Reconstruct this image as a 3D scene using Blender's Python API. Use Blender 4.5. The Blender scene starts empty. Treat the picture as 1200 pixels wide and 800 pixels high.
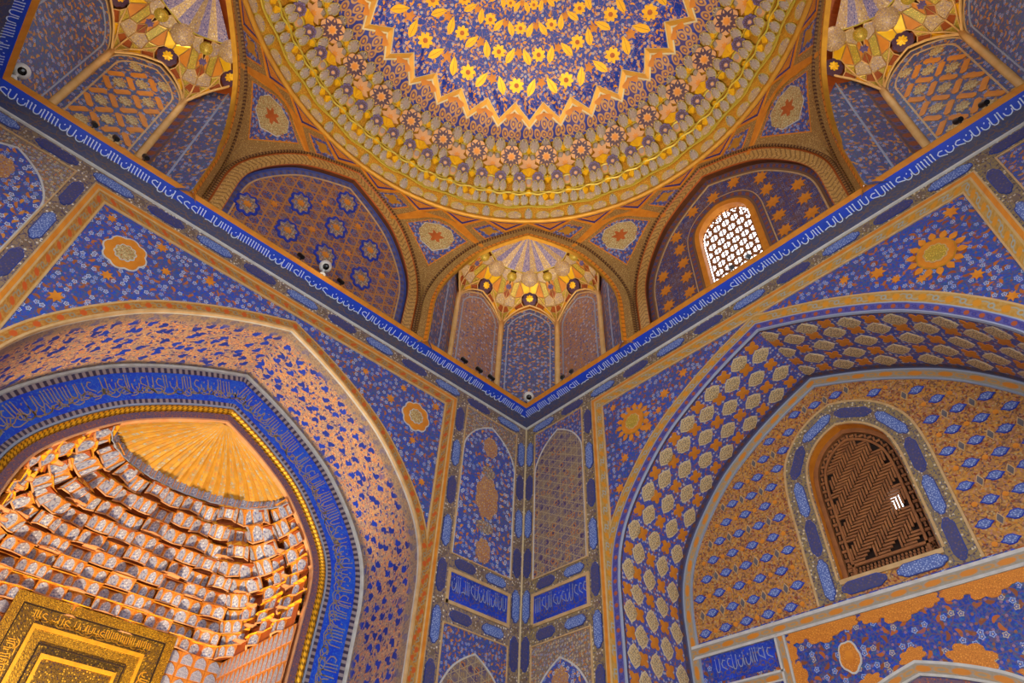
import bpy, math, random
from math import sin, cos, pi, sqrt, atan2, radians, hypot, floor
from mathutils import Vector, Matrix
random.seed(7)
sc = bpy.context.scene
COL = sc.collection

# ------------------------------------------------------------------ camera
def cam_axes(yaw, pitch, roll):
    cy, sy, cp, sp = cos(yaw), sin(yaw), cos(pitch), sin(pitch)
    f = Vector((cy*cp, sy*cp, sp)); r = Vector((sy, -cy, 0)); u = r.cross(f)
    c, s = cos(roll), sin(roll)
    return c*r+s*u, c*u-s*r, -f
cd = bpy.data.cameras.new('camera'); cd.sensor_width = 36; cd.lens = 36*779.04/1200
cd.clip_start = .05; cd.clip_end = 200
cam = bpy.data.objects.new('camera', cd); COL.objects.link(cam)
R_, U_, B_ = cam_axes(radians(49.346), radians(44.721), radians(3.2416))
cam.matrix_world = Matrix(((R_.x, U_.x, B_.x, 0), (R_.y, U_.y, B_.y, 0), (R_.z, U_.z, B_.z, 0), (0, 0, 0, 1)))
sc.camera = cam

# ------------------------------------------------------------------ world, lamps, exposure
world = bpy.data.worlds.new('daylight'); sc.world = world; world.use_nodes = True
bg = world.node_tree.nodes['Background']; bg.inputs[0].default_value = (.95, .97, 1.0, 1); bg.inputs[1].default_value = 1.9
sc.view_settings.view_transform = 'Standard'; sc.view_settings.look = 'None'
sc.view_settings.exposure = 1.08; sc.view_settings.gamma = 1.0
try: sc.view_settings.use_curve_mapping = False
except Exception: pass
try:
    sc.cycles.use_denoising = True
    sc.cycles.max_bounces = 5; sc.cycles.diffuse_bounces = 3; sc.cycles.glossy_bounces = 3
    sc.cycles.caustics_reflective = False; sc.cycles.caustics_refractive = False
    sc.cycles.sample_clamp_indirect = 4
except Exception: pass
def lamp(name, kind, loc, power, color, aim=None, size=.3, spot=None):
    l = bpy.data.lights.new(name, kind); l.energy = power; l.color = color
    if kind == 'AREA': l.size = size
    elif kind in ('POINT', 'SPOT'): l.shadow_soft_size = size
    if spot: l.spot_size = radians(spot); l.spot_blend = .6
    o = bpy.data.objects.new(name, l); COL.objects.link(o); o.location = loc
    if aim is not None:
        o.rotation_euler = (Vector(aim)-Vector(loc)).to_track_quat('-Z', 'Y').to_euler()
    return o
CX, CY = 2.15, 2.733           # centre of the square hall
X0, Y0 = 7.14, 7.726           # right and left wall planes
WARM = (1.0, .78, .48)
lamp('mihrab_lamp', 'SPOT', (2.17, 9.75, -.6), 1120, WARM, (2.2, 10.35, 5.0), .35, 72)
for q, (fx, fy) in enumerate(((5.45, 7.36), (6.78, 6.32))): lamp('squinch_floodlight', 'SPOT', (fx, fy, 8.5), 63, (1.0, .84, .55), (5.95, 6.53, 11.5), .08, 70)
lamp('squinch_floodlight', 'SPOT', (-1.0, 7.2, 8.5), 90, (1.0, .84, .55), (-1.6, 6.5, 11.5), .08, 80)
lamp('squinch_floodlight', 'SPOT', (6.6, -.8, 8.5), 90, (1.0, .84, .55), (5.9, -1.0, 11.5), .08, 80)
lamp('added_dome_spot', 'SPOT', (CX-1.2, CY-1.0, -1.2), 2250, (1.0, .80, .48), (CX+.4, CY+.6, 13), .4, 46)  # unseen floor spot added to warm and brighten the dome

# ------------------------------------------------------------------ node language
def lin(h):
    h = h.lstrip('#'); v = [int(h[i:i+2], 16)/255 for i in (0, 2, 4)]
    return tuple((x/12.92 if x <= .04045 else ((x+.055)/1.055)**2.4) for x in v)+(1.0,)
class E:
    def __init__(s, t, k): s.t = t; s.k = k
    def __add__(s, o): return s.t.m('ADD', s, o)
    __radd__ = __add__
    def __sub__(s, o): return s.t.m('SUBTRACT', s, o)
    def __rsub__(s, o): return s.t.m('SUBTRACT', o, s)
    def __mul__(s, o): return s.t.m('MULTIPLY', s, o)
    __rmul__ = __mul__
    def __truediv__(s, o): return s.t.m('DIVIDE', s, o)
    def lt(s, edge, soft=.06): return s.t.m('ADD', s.t.m('DIVIDE', s.t.m('SUBTRACT', edge, s), soft), .5, clamp=True)
    def gt(s, edge, soft=.06): return s.t.m('ADD', s.t.m('DIVIDE', s.t.m('SUBTRACT', s, edge), soft), .5, clamp=True)
    def abs(s): return s.t.m('ABSOLUTE', s)
    def frac(s): return s.t.m('FRACT', s)
    def floor(s): return s.t.m('FLOOR', s)
    def sin(s): return s.t.m('SINE', s)
    def cos(s): return s.t.m('COSINE', s)
    def tri(s): return s.t.m('PINGPONG', s, .5)     # 0..0.5..0 with period 1
class T:
    def __init__(s, name):
        s.mat = bpy.data.materials.new(name); s.mat.use_nodes = True
        s.nt = s.mat.node_tree; s.nt.nodes.clear()
        s.out = s.nt.nodes.new('ShaderNodeOutputMaterial')
        s.b = s.nt.nodes.new('ShaderNodeBsdfPrincipled'); s.nt.links.new(s.b.outputs[0], s.out.inputs[0])
        tc = s.nt.nodes.new('ShaderNodeTexCoord'); s.uv = E(s, tc.outputs['UV']); s.ob = E(s, tc.outputs['Object'])
        oi = s.nt.nodes.new('ShaderNodeObjectInfo'); s.rnd = E(s, oi.outputs['Random'])
        s.u, s.v, _ = s.sep(s.uv)
    def put(s, inp, v):
        if isinstance(v, E): s.nt.links.new(v.k, inp)
        else: inp.default_value = v
    def m(s, op, *a, clamp=False):
        n = s.nt.nodes.new('ShaderNodeMath'); n.operation = op; n.use_clamp = clamp
        for i, v in enumerate(a): s.put(n.inputs[i], v)
        return E(s, n.outputs[0])
    def vm(s, op, a, b=None, scale=None):
        n = s.nt.nodes.new('ShaderNodeVectorMath'); n.operation = op; s.put(n.inputs[0], a)
        if b is not None: s.put(n.inputs[1], b)
        if scale is not None: s.put(n.inputs['Scale'], scale)
        return E(s, n.outputs[0])
    def sep(s, v):
        n = s.nt.nodes.new('ShaderNodeSeparateXYZ'); s.put(n.inputs[0], v); return [E(s, o) for o in n.outputs]
    def vec(s, x, y, z=0.0):
        n = s.nt.nodes.new('ShaderNodeCombineXYZ')
        for i, v in enumerate((x, y, z)): s.put(n.inputs[i], v)
        return E(s, n.outputs[0])
    def noise(s, p, scale, detail=2.0, col=False):
        n = s.nt.nodes.new('ShaderNodeTexNoise'); s.put(n.inputs['Vector'], p); n.inputs['Scale'].default_value = scale; n.inputs['Detail'].default_value = detail
        return E(s, n.outputs[1 if col else 0])
    def voro(s, p, scale, rnd=.8, feature='F1'):
        n = s.nt.nodes.new('ShaderNodeTexVoronoi'); n.voronoi_dimensions = '2D'; n.feature = feature
        s.put(n.inputs['Vector'], p); n.inputs['Scale'].default_value = scale; n.inputs['Randomness'].default_value = rnd
        if feature == 'DISTANCE_TO_EDGE': return E(s, n.outputs['Distance'])
        return E(s, n.outputs['Distance']), E(s, n.outputs['Color']), E(s, n.outputs['Position'])
    def mix(s, f, a, b):
        n = s.nt.nodes.new('ShaderNodeMix'); n.data_type = 'RGBA'
        s.put(n.inputs[0], f); s.put(n.inputs[6], lin(a) if isinstance(a, str) else a); s.put(n.inputs[7], lin(b) if isinstance(b, str) else b)
        return E(s, n.outputs[2])
    def bump(s, h, strength=.4, dist=.01):
        n = s.nt.nodes.new('ShaderNodeBump'); n.inputs['Strength'].default_value = strength; n.inputs['Distance'].default_value = dist
        s.put(n.inputs['Height'], h); s.nt.links.new(n.outputs[0], s.b.inputs['Normal'])
    def done(s, col, rough=.55, metal=0.0, spec=.35):
        s.put(s.b.inputs['Base Color'], lin(col) if isinstance(col, str) else col)
        s.put(s.b.inputs['Roughness'], rough); s.put(s.b.inputs['Metallic'], metal)
        s.b.inputs['Specular IOR Level'].default_value = spec
        return s.mat
    # ---- ornament layers
    def flower(s, c, p, scale, R, dens, outer, inner=None, core=None, petals=5, outer2=None, rnd=.8):
        d, k, pos = s.voro(p, scale, rnd)
        r, g, b = s.sep(k)
        x, y, _ = s.sep(s.vm('SUBTRACT', p, pos))
        if petals:
            a = s.m('ARCTAN2', y, x)+g*6.28
            d = d*((a*petals).cos()*.16+1.0)
        sel = r.lt(dens, .01)
        oc = s.mix(b.gt(.5, .02), outer, outer2) if outer2 else outer
        c = s.mix(d.lt(R, .05)*sel, c, oc)
        if inner: c = s.mix(d.lt(R*.62, .05)*sel, c, inner)
        if core: c = s.mix(d.lt(R*.3, .04)*sel, c, core)
        return c
    def leaf(s, c, p, scale, L, W, dens, c1, c2=None, rnd=.85):
        d, k, pos = s.voro(p, scale, rnd)
        r, g, b = s.sep(k)
        x, y, _ = s.sep(s.vm('SUBTRACT', p, pos))
        ca, sa = (g*6.28).cos(), (g*6.28).sin()
        X = (x*ca+y*sa)*scale; Y = (y*ca-x*sa)*scale
        Y = Y+X*X*.9
        e = s.m('SQRT', (X*X)*(1/L**2)+(Y*Y)*(1/W**2))
        cc = s.mix(b.gt(.5, .02), c1, c2) if c2 else c1
        return s.mix(e.lt(1.0, .15)*r.lt(dens, .01), c, cc)
    def stem(s, c, p, scale, w, col, warp=.5, amt=.8):
        q = s.vm('ADD', p, s.vm('SCALE', s.noise(p, scale*1.3, 1, True), scale=warp/scale))
        e = s.voro(q, scale, 1.0, 'DISTANCE_TO_EDGE')
        return s.mix(e.lt(w, .03)*amt, c, col)
    def curl(s, c, p, scale, w, col, amt=.8, off=0.0):
        n = s.noise(s.vm('ADD', p, (off, off*.7, off)), scale, 1.5)
        return s.mix(((n*6.0).frac()-.5).abs().lt(w, .06)*amt, c, col)
    def age(s, c, p, dark='#57504c', scale=.7, amt=.35):
        return s.mix(s.noise(p, scale, 3).gt(.55, .35)*amt, c, dark)

M = {}
def simple(name, col, rough=.55, metal=0.0, var=None, spec=.35):
    t = T(name); c = col
    if var: c = t.mix(t.noise(t.uv, 7, 3).gt(.5, .5), col, var)
    M[name] = t.done(c, rough, metal, spec)
simple('white_line', '#d2d0ca', .5, 0, '#b4b0aa')
simple('pale_blue_line', '#8f9cbb', .5, 0, '#9aa0ad')
simple('cream_line', '#e2d2a8', .5, 0, '#c8b48c')
simple('tan_line', '#d2b080', .45, 0, '#b8925c')
simple('orange', '#e0902a', .5, 0, '#c9761c')
simple('orange_red', '#c4642a', .5, 0, '#a8541f')
simple('gold', '#eab02a', .32, .3, '#d8921c')
simple('gold_soft', '#d2982f', .42, .25, '#b67d28')
simple('gold_bright', '#ffcf2a', .28, .25, '#ffb81a')
simple('dark_hole', '#1a100b', .9)
simple('brown_edge', '#6a3a1c', .6, 0, '#54301a')
simple('wood', '#a2683a', .55, 0, '#7f4e2c')
simple('wood_dark', '#2b1a12', .8)
simple('blue', '#1a3cb8', .5, 0, '#173096')
simple('blue_dark', '#222f86', .55, 0, '#352f6d')
simple('cart_rim', '#2c469c', .5, 0, '#39427c')
simple('letter_white', '#bcd2ee', .5, 0, '#d9dfe6')
simple('letter_gold', '#b8985c', .45, .1, '#8c9080')
simple('letter_brown', '#77573f', .55, 0, '#5b5160')
simple('white_plastic', '#d8d6d0', .35)
simple('black_plastic', '#0d0d0e', .35)
simple('lens', '#050506', .08)
simple('rib_tan', '#e8bc7c', .42, .05, '#d8a45c')
simple('grey_rim', '#b8ae44', .4, .15, '#d0a840')
simple('tan_rim', '#e0a878', .5, 0.05, '#d08a58')
simple('star_pink', '#d6a06c', .5, 0, '#c68a58')
simple('purple', '#6f5a86', .55, 0, '#54467a')
simple('grey_lozenge', '#6f6668', .55, 0, '#5a5460')
simple('floor_stone', '#8f8a80', .6, 0, '#6f6a63')
simple('rust', '#a8521c', .5, 0, '#8a3f18')

def floral(name, base, base2, white='#b7c4dc', orange='#bf6a22', orange2='#a85c28', sc_=1.0, wd=.55, od=.5, stemc='#6a4a52', stema=.7, purple_amt=.7, core='#2a3f9a', deep='#1246c8', jit='#6a5468', jit2='#2f6a8c', tiny='#8d6a86'):
    t = T(name); p = t.uv
    c = t.mix(t.noise(p, 1.1, 2).gt(.5, .25)*purple_amt, base, base2)
    f1 = t.noise(p, 21*sc_, 2); f2 = t.noise(t.vm('ADD', p, (7, 3, 1)), 27*sc_, 2); f3 = t.noise(t.vm('ADD', p, (2, 9, 5)), 33*sc_, 2)
    c = t.mix(f1.gt(.55, .08)*.8, c, deep); c = t.mix(f2.gt(.57, .08)*.7, c, jit); c = t.mix(f3.gt(.58, .07)*.65, c, jit2)
    c = t.stem(c, p, 7*sc_, .035, stemc, .5, stema); c = t.stem(c, t.vm('ADD', p, (4, 4, 0)), 13*sc_, .05, jit, .6, .5)
    c = t.leaf(c, p, 9*sc_, .42, .17, od, orange, orange2)
    c = t.flower(c, t.vm('ADD', p, (3.3, 1.7, 0)), 19*sc_, .26, .35, tiny, None, None, 0, '#8f5a3a')
    c = t.flower(c, t.vm('ADD', p, (5.1, 2.2, 0)), 11*sc_, .30, wd, white, core, '#c9b9a0', 5, '#8fa5d6')
    M[name] = t.done(c, .42)
floral('floral_left', '#1f50b8', '#3c5488', '#bcc8dc', '#b5662a', '#9c5a30')
floral('floral_right', '#1e4eb0', '#344c7c', '#a5b3cc', '#b0621f', '#944c22', 1.0, .42, .62)
floral('floral_lower', '#123aa6', '#223c80', '#b4a98f', '#b2601f', '#8a4a26', .85, .35, .55)
floral('floral_panel', '#2450b4', '#4a5884', '#ccd6e4', '#d08a36', '#c07230', 1.0, .65, .6)
floral('floral_dark', '#34508c', '#54506a', '#9da8c4', '#b0742c', '#c88a34', 1.1, .4, .75, '#5a4a48', .7, .7, '#2a3f9a', '#2448a8')
floral('floral_brown', '#b07c4c', '#8a6a62', '#4f568c', '#c07c3c', '#5a5080', 1.2, .5, .7, '#a5784c', .7, .7, '#b08a60', '#a8744c', '#5c5a88', '#b58050')
floral('floral_strip', '#26489c', '#44507c', '#a6b2cc', '#c8842c', '#b06a2a', 1.4, .5, .85, '#6a5448')
floral('floral_cream', '#7a6c60', '#96825c', '#e0d0a8', '#c8802c', '#ba722a', 2.0, .7, .5, '#4a4460', .8, .7, '#6a5030', '#5c5478', '#a8946c', '#8a5a44')
floral('floral_soffit_r', '#2252c4', '#3e5090', '#b0bcdc', '#b8683a', '#9a5640', 1.5, .45, .5, '#5b4f78', .8, .6, '#c9b9a0', '#1a48cc', '#7a607c', '#4a6aa0')
floral('dome_floral', '#1238a4', '#16359a', '#d0aa98', '#e09426', '#cf8232', 1.0, .45, .6, '#a8744c', .75, .2, '#c98a4c', '#0c3cbc', '#1a3488', '#5a5a90', '#d09a70')

def micro(name, base, c1, c2, c3, sc_=1.0, base2=None, rough=.5, metal=0.0):
    t = T(name); p = t.uv
    c = t.mix(t.noise(p, 2.2, 2).gt(.5, .4), base, base2 or base)
    c = t.stem(c, p, 16*sc_, .06, c3, .6, .8)
    c = t.flower(c, p, 24*sc_, .27, .6, c1, None, None, 0, c2)
    c = t.flower(c, t.vm('ADD', p, (1.3, 4.1, 0)), 34*sc_, .22, .4, c3, None, None, 0)
    M[name] = t.done(c, rough, metal)
micro('tan_micro', '#9c8468', '#e0d6c4', '#5d4a5c', '#54506e', .8, '#8c7458')
micro('tan_micro_r', '#8d7a58', '#cfc0a0', '#5a4850', '#54506a', .8, '#98804c')
micro('rosette', '#6a5a5c', '#d8cdb8', '#54406a', '#8a6a44', .8, '#7d6a50')
micro('drum_tan', '#b18a4c', '#cfae70', '#8f6d3c', '#7d5a38', 1.5, '#a88044', .45, .12)
micro('chevron_base', '#c09650', '#e0bc7c', '#9a7440', '#8a6438', 1.8, '#b08844', .42, .15)
micro('medallion_cream', '#bc9f68', '#dccb9c', '#a8602a', '#8a7a4c', 1.3, '#c9ae78')
micro('lozenge', '#e6cc94', '#f0dcae', '#8a6a3c', '#5f5a6a', 1.5, '#cfae70')
micro('cart_dark', '#3a4080', '#4a4a84', '#6a5a6c', '#55505c', 1.0, '#4c4a70')
micro('cart_light', '#4a66b0', '#b3c3e0', '#9fb0d2', '#8094c8', 1.5, '#5a6aa6')
micro('grey_cell', '#a4988c', '#c8bca8', '#6a627c', '#a07c54', .9, '#b0a088')
micro('grey_cell_blue', '#9298ae', '#c8cad4', '#5a669c', '#7a7488', .62, '#b0aebc')
micro('orange_micro', '#d6862a', '#eaa040', '#b0661e', '#bc7224', 2.0, '#ce7a24')
micro('tier_gold', '#dca030', '#e6bc50', '#b8702c', '#a87a2c', 1.5, '#d0841f', .42, .1)
micro('egg_core', '#b4a498', '#c89a60', '#8a6a6a', '#7d7490', 2.2, '#a8988c')
micro('medallion_tan', '#c08e4c', '#d8b478', '#a8602a', '#7d7090', 1.2, '#b0763a')
micro('gold_carved', '#c08f1c', '#e6b52c', '#6a4a18', '#3c2c1c', 1.5, '#a87818', .36, .45)
micro('gold_carved_dark', '#8a6618', '#d8a82c', '#3c2c3c', '#3a2a14', 1.15, '#6f5216', .4, .35)
micro('red_micro', '#8a5a5c', '#b5622c', '#4a4a72', '#6a4a5c', 1.3, '#6a5468')
micro('cove', '#3a4472', '#5b5560', '#6d5646', '#4d4a60', .9, '#52505f')
micro('gold_green', '#d8ac38', '#ecca60', '#b8803a', '#8d8a38', 1.8, '#b8a040', .36, .2)
micro('boss_cream', '#c9aa7c', '#e0cba0', '#8a7a9c', '#b08a3c', 1.4, '#b79a88', .45, .1)
micro('shell_blue', '#a18fae', '#c9b6b8', '#3b4a9c', '#6a5a94', 1.6, '#8d84b0')
micro('petal_dark', '#3c2848', '#5a3a54', '#4a2c2c', '#54304a', 1.5, '#54343c')

def band(name, base, motif, motif2, period, w, edge, rough=.48, elong=1.0):
    """running border: u along it in metres, v across from 0 to w"""
    t = T(name)
    x = t.u*(1/period); q = (t.v*(1/w)-.5)
    fx = (x.frac()-.5); fx2 = ((x+.5).frac()-.5)
    k = period/w/elong
    d1 = t.m('SQRT', fx*fx*(k*k)+q*q); d2 = t.m('SQRT', fx2*fx2*(k*k)+q*q)
    c = t.mix(t.noise(t.uv, 24, 2).gt(.5, .2)*.5, base, edge)
    wave = (q-(x*6.2832).sin()*.26).abs()
    c = t.mix(wave.lt(.06, .05)*.8, c, motif2)
    c = t.mix(d1.lt(.30, .08), c, motif); c = t.mix(d2.lt(.25, .08), c, motif2); c = t.mix(d2.lt(.13, .06), c, base)
    c = t.mix(q.abs().gt(.44, .04), c, edge)
    M[name] = t.done(c, rough)
band('band_left', '#a8691f', '#c2561c', '#8c8670', .26, .13, '#c89a50')
band('band_right', '#b5832f', '#cf8a22', '#98a29c', .30, .15, '#c2a468')
band('band_purple', '#4f4786', '#a3522c', '#37398c', .17, .10, '#5c64ae')
band('band_dim', '#4a3c56', '#7a4428', '#3a3a6c', .17, .10, '#565a7c')
band('band_blue_border', '#3a4a92', '#5b6096', '#6a5a62', .16, .2, '#4a5aa0')
band('band_brown', '#4f4356', '#8a4a2c', '#55508a', .12, .1, '#7d5a3c')
band('band_cart', '#9a8c74', '#cf7f20', '#c08a48', .40, .11, '#9a9a98', .48, 3.0)
def chain(name, a, b, period, duty=.5, slant=0.0, rough=.45, metal=0.0):
    t = T(name); x = (t.u+t.v*slant)*(1/period)
    M[name] = t.done(t.mix((x.frac()-.5).abs().lt(duty*.5, .12), a, b), rough, metal)
chain('checker', '#9a8c8c', '#3d3550', .09, .5)
chain('dots', '#8f6c3c', '#4a1f14', .062, .45)
chain('rope', '#f2b020', '#8f5c12', .085, .38, .9, .3, .5)
chain('orange_dash', '#dc8420', '#8d4a1c', .11, .2)
def chevron():
    t = T('chevron'); q = (t.v*(1/.26)-.5).abs(); x = (t.u*(1/.10)+q*2.0)
    c = t.mix((x.frac()-.5).abs().lt(.16, .12)*.75, '#c49a54', '#7d5a32')
    c = t.flower(c, t.uv, 26, .24, .5, '#ddb878', None, None, 0, '#946c3a')
    M['chevron'] = t.done(c, .42, .15)
chevron()
def hexgirih(name, base, base2, line, motifs, per=.42, lw=.025, fs=17):
    """three families of parallel lines make six-pointed star lattices"""
    t = T(name); p = t.uv
    c = t.mix(t.noise(p, 5, 2).gt(.5, .2), base, base2)
    c = t.flower(c, p, fs, .34, .8, motifs[0], motifs[3], None, 5, motifs[1], .6)
    c = t.flower(c, t.vm('ADD', p, (2, 3, 0)), 26, .26, .5, motifs[2], None, None, 0)
    for a in (0, 60, 120):
        d = t.u*(cos(radians(a))/per)+t.v*(sin(radians(a))/per)
        c = t.mix((d.tri()-.25).abs().lt(lw, .02), c, line)
    M[name] = t.done(c, .5)
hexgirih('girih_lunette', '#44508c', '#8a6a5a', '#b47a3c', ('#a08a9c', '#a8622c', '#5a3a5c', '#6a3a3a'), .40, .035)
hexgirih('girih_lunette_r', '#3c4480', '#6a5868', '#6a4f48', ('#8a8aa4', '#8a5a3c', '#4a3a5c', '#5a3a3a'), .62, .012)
hexgirih('girih_panel', '#6a5c70', '#8a7460', '#ae9a74', ('#5c4a70', '#b8702c', '#a88a58', '#4a3a60'), .27, .02, 7)
def soffit_left():
    t = T('soffit_left'); p = t.uv
    c = t.mix(t.noise(p, 3, 2).gt(.5, .35), '#c6986a', '#a48c78')
    c = t.flower(c, p, 15, .30, .7, '#dc9a5c', '#c98058', None, 5, '#e08c34')
    c = t.curl(c, p, 5.5, .10, '#8b7078', .75)
    c = t.curl(c, p, 7.5, .07, '#5f4a6a', .6, 3.0)
    c = t.leaf(c, t.vm('ADD', p, (2.2, 5.5, 0)), 9, .34, .17, .55, '#2a3f96', '#4a4478')
    c = t.leaf(c, p, 14, .3, .13, .6, '#3c4a8c', '#6a5a6a')
    c = t.leaf(c, t.vm('ADD', p, (8, 1, 0)), 19, .32, .12, .5, '#e8b078', '#c88a58')
    c = t.leaf(c, t.vm('ADD', p, (4.4, .7, 0)), 4.6, .27, .17, .85, '#1a3cb0', '#1c3496')
    c = t.leaf(c, t.vm('ADD', p, (4.43, .66, 0)), 4.6, .15, .24, .85, '#1a3cb0', '#1c3496')
    e = ((t.v-.75).abs()).gt(.58, .12)
    c = t.mix(e*.75, c, t.mix(t.noise(p, 30, 2).gt(.5, .2), '#7d6c62', '#99886c'))
    M['soffit_left'] = t.done(c, .5)
soffit_left()
def hexfield():
    t = T('niche_field'); p = t.uv
    c = t.mix(t.noise(p, 2, 3).gt(.5, .4), '#b8803a', '#946648'); c = t.mix(t.noise(p, 26, 2).gt(.55, .1)*.8, c, '#d09a3c'); c = t.mix(t.noise(t.vm('ADD', p, (5, 5, 0)), 30, 2).gt(.58, .08)*.7, c, '#b07a78')
    c = t.curl(c, p, 6, .12, '#5a3a38', .7); c = t.curl(c, p, 8, .08, '#c98f34', .7, 4.0)
    c = t.leaf(c, p, 15, .36, .16, .7, '#c07a20', '#8a3f24')
    c = t.flower(c, t.vm('ADD', p, (1, 1, 0)), 20, .25, .4, '#b59a6a', None, None, 0, '#6a4a50')
    M['niche_field'] = t.done(c, .5)
hexfield()
def inscr(name, base, base2, c1, c2):
    t = T(name); p = t.uv
    c = t.mix(t.noise(p, 4, 2).gt(.5, .2), base, base2)
    c = t.curl(c, p, 7, .07, c1, .55); c = t.flower(c, p, 20, .24, .3, c2, None, None, 0)
    M[name] = t.done(c, .45)
inscr('inscription_blue', '#1a41c4', '#1a389c', '#5f6fa8', '#7d5a60')
inscr('inscription_arch', '#0f40d0', '#1a54d4', '#3f78d0', '#2f68d0')
inscr('cornice_blue', '#0f3cc0', '#123fae', '#0f3cc0', '#0f3cc0')
def fan():
    t = T('fan_gold'); p = t.uv
    c = t.mix(t.noise(p, 9, 2).gt(.5, .2), '#cc9a3c', '#b08c54')
    c = t.flower(c, p, 18, .30, .8, '#c8843c', None, None, 4, '#a8a494')
    M['fan_gold'] = t.done(c, .42, .12)
fan()
def zigfan():
    t = T('fan_petals'); p = t.uv
    c = t.mix(t.noise(p, 5, 2).gt(.5, .2), '#34429c', '#5a4a80')
    c = t.flower(c, p, 7.0, .50, 1.0, '#c49468', '#7a5a78', '#e0a23c', 0, '#cc9a60', .35)
    M['fan_petals'] = t.done(c, .42)
zigfan()

# ------------------------------------------------------------------ mesh helpers
class MB:
    def __init__(s, xf=None): s.V = []; s.U = []; s.F = []; s.K = []; s.xf = xf
    def v(s, x, y, z, uv=None):
        s.V.append((x, y, z)); s.U.append(uv if uv else (x, z)); return len(s.V)-1
    def f(s, ids, k=0): s.F.append(tuple(ids)); s.K.append(k)
    def quad(s, P, k=0, uv=None):
        s.f([s.v(*p, uv=(uv[i] if uv else None)) for i, p in enumerate(P)], k)
    def box(s, x0, x1, y0, y1, z0, z1, k=0, back=False):
        i = [s.v(x, y, z, (x+y, z+y)) for x in (x0, x1) for y in (y0, y1) for z in (z0, z1)]
        for q in ((0, 1, 5, 4), (0, 2, 3, 1), (4, 5, 7, 6), (1, 3, 7, 5), (0, 4, 6, 2)) + (((2, 6, 7, 3),) if back else ()): s.f([i[a] for a in q], k)
    def plate(s, pts, y=0.0, th=.012, k=0, ks=None, bev=0.0, uvo=(0, 0)):
        """solid plate lying on the plane y, thickness th toward the room"""
        n = len(pts); ks = k if ks is None else ks
        a = [s.v(x, y, z) for x, z in pts]
        q = offset(pts, bev, True) if bev else pts
        b = [s.v(x, y-th, z, (x+uvo[0], z+uvo[1])) for x, z in q]
        s.f(b, k)
        for i in range(n): s.f((a[i], a[(i+1) % n], b[(i+1) % n], b[i]), ks)
    def sweep(s, pts, prof, closed=False, u0=0.0):
        """prof: (offset outward, depth y, slot of the face that follows)"""
        n = len(pts); L = [u0]
        for i in range(n-1): L.append(L[-1]+hypot(pts[i+1][0]-pts[i][0], pts[i+1][1]-pts[i][1]))
        rows = []; w = 0.0
        for j, (o, y, k) in enumerate(prof):
            if j: w += hypot(o-prof[j-1][0], y-prof[j-1][1])
            c = offset(pts, o, closed)
            # uv v restarts whenever the slot changes, so that each band has its own 0..w
            rows.append((c, y, k))
        for j in range(len(prof)-1):
            (c0, y0, k), (c1, y1, _) = rows[j], rows[j+1]
            w = hypot(prof[j+1][0]-prof[j][0], y1-y0)
            a = [s.v(c0[i][0], y0, c0[i][1], (L[i], 0)) for i in range(n)]
            b = [s.v(c1[i][0], y1, c1[i][1], (L[i], w)) for i in range(n)]
            for i in range(n-1): s.f((a[i], a[i+1], b[i+1], b[i]), k)
    def tube(s, P, r, n=5, k=0, closed=False):
        P = [Vector(p) for p in P]; m = len(P); rings = []; L = 0
        for i in range(m):
            t = (P[min(i+1, m-1)]-P[max(i-1, 0)]).normalized()
            a = t.orthogonal().normalized() if i == 0 else (a-t*a.dot(t)).normalized()
            b = t.cross(a); rr = r[i] if isinstance(r, (list, tuple)) else r
            if i: L += (P[i]-P[i-1]).length
            rings.append([s.v(*(P[i]+a*cos(2*pi*j/n)*rr+b*sin(2*pi*j/n)*rr), uv=(L, j*.01)) for j in range(n)])
        for i in range(m-1):
            for j in range(n): s.f((rings[i][j], rings[i][(j+1) % n], rings[i+1][(j+1) % n], rings[i+1][j]), k)
        s.f(rings[0][::-1], k); s.f(rings[-1], k)
    def lathe(s, prof, n=24, k=0, c=(0, 0), a0=0.0, a1=2*pi, ks=None):
        full = abs(a1-a0-2*pi) < 1e-6; m = n if full else n+1; rings = []; w = 0
        for j, (r, z) in enumerate(prof):
            if j: w += hypot(r-prof[j-1][0], z-prof[j-1][1])
            rings.append([s.v(c[0]+r*cos(a0+(a1-a0)*i/n), c[1]+r*sin(a0+(a1-a0)*i/n), z, (r*(a0+(a1-a0)*i/n), w)) for i in range(m)])
        for j in range(len(prof)-1):
            for i in range(n): s.f((rings[j][i], rings[j][(i+1) % m], rings[j+1][(i+1) % m], rings[j+1][i]), ks[j] if ks else k)
    def mesh(s, name, mats, smooth=False):
        me = bpy.data.meshes.new(name)
        V = [tuple(s.xf(*p)) for p in s.V] if s.xf else s.V
        me.from_pydata(V, [], s.F)
        for m in mats: me.materials.append(M[m])
        me.polygons.foreach_set('material_index', s.K)
        uv = me.uv_layers.new(name='UVMap')
        flat = []
        for f in s.F:
            for i in f: flat += s.U[i]
        uv.data.foreach_set('uv', flat)
        if smooth: me.polygons.foreach_set('use_smooth', [True]*len(s.F))
        me.update(); return me
    def build(s, name, mats, parent=None, smooth=False):
        return link(name, s.mesh(name, mats if isinstance(mats, (list, tuple)) else [mats], smooth), parent)
def link(name, me, parent=None, mat=None):
    o = bpy.data.objects.new(name, me); COL.objects.link(o)
    if 'lettering' in name or name in ('lattice', 'lattice_border', 'net_ribs', 'medallion_petals'): o['kind'] = 'stuff'
    if parent is not None: o.parent = parent
    if mat is not None: o.matrix_local = mat
    return o
def tag(o, label=None, cat=None, group=None, kind=None):
    if label: o['label'] = label
    if cat: o['category'] = cat
    if group: o['group'] = group
    if kind: o['kind'] = kind
    return o
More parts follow.
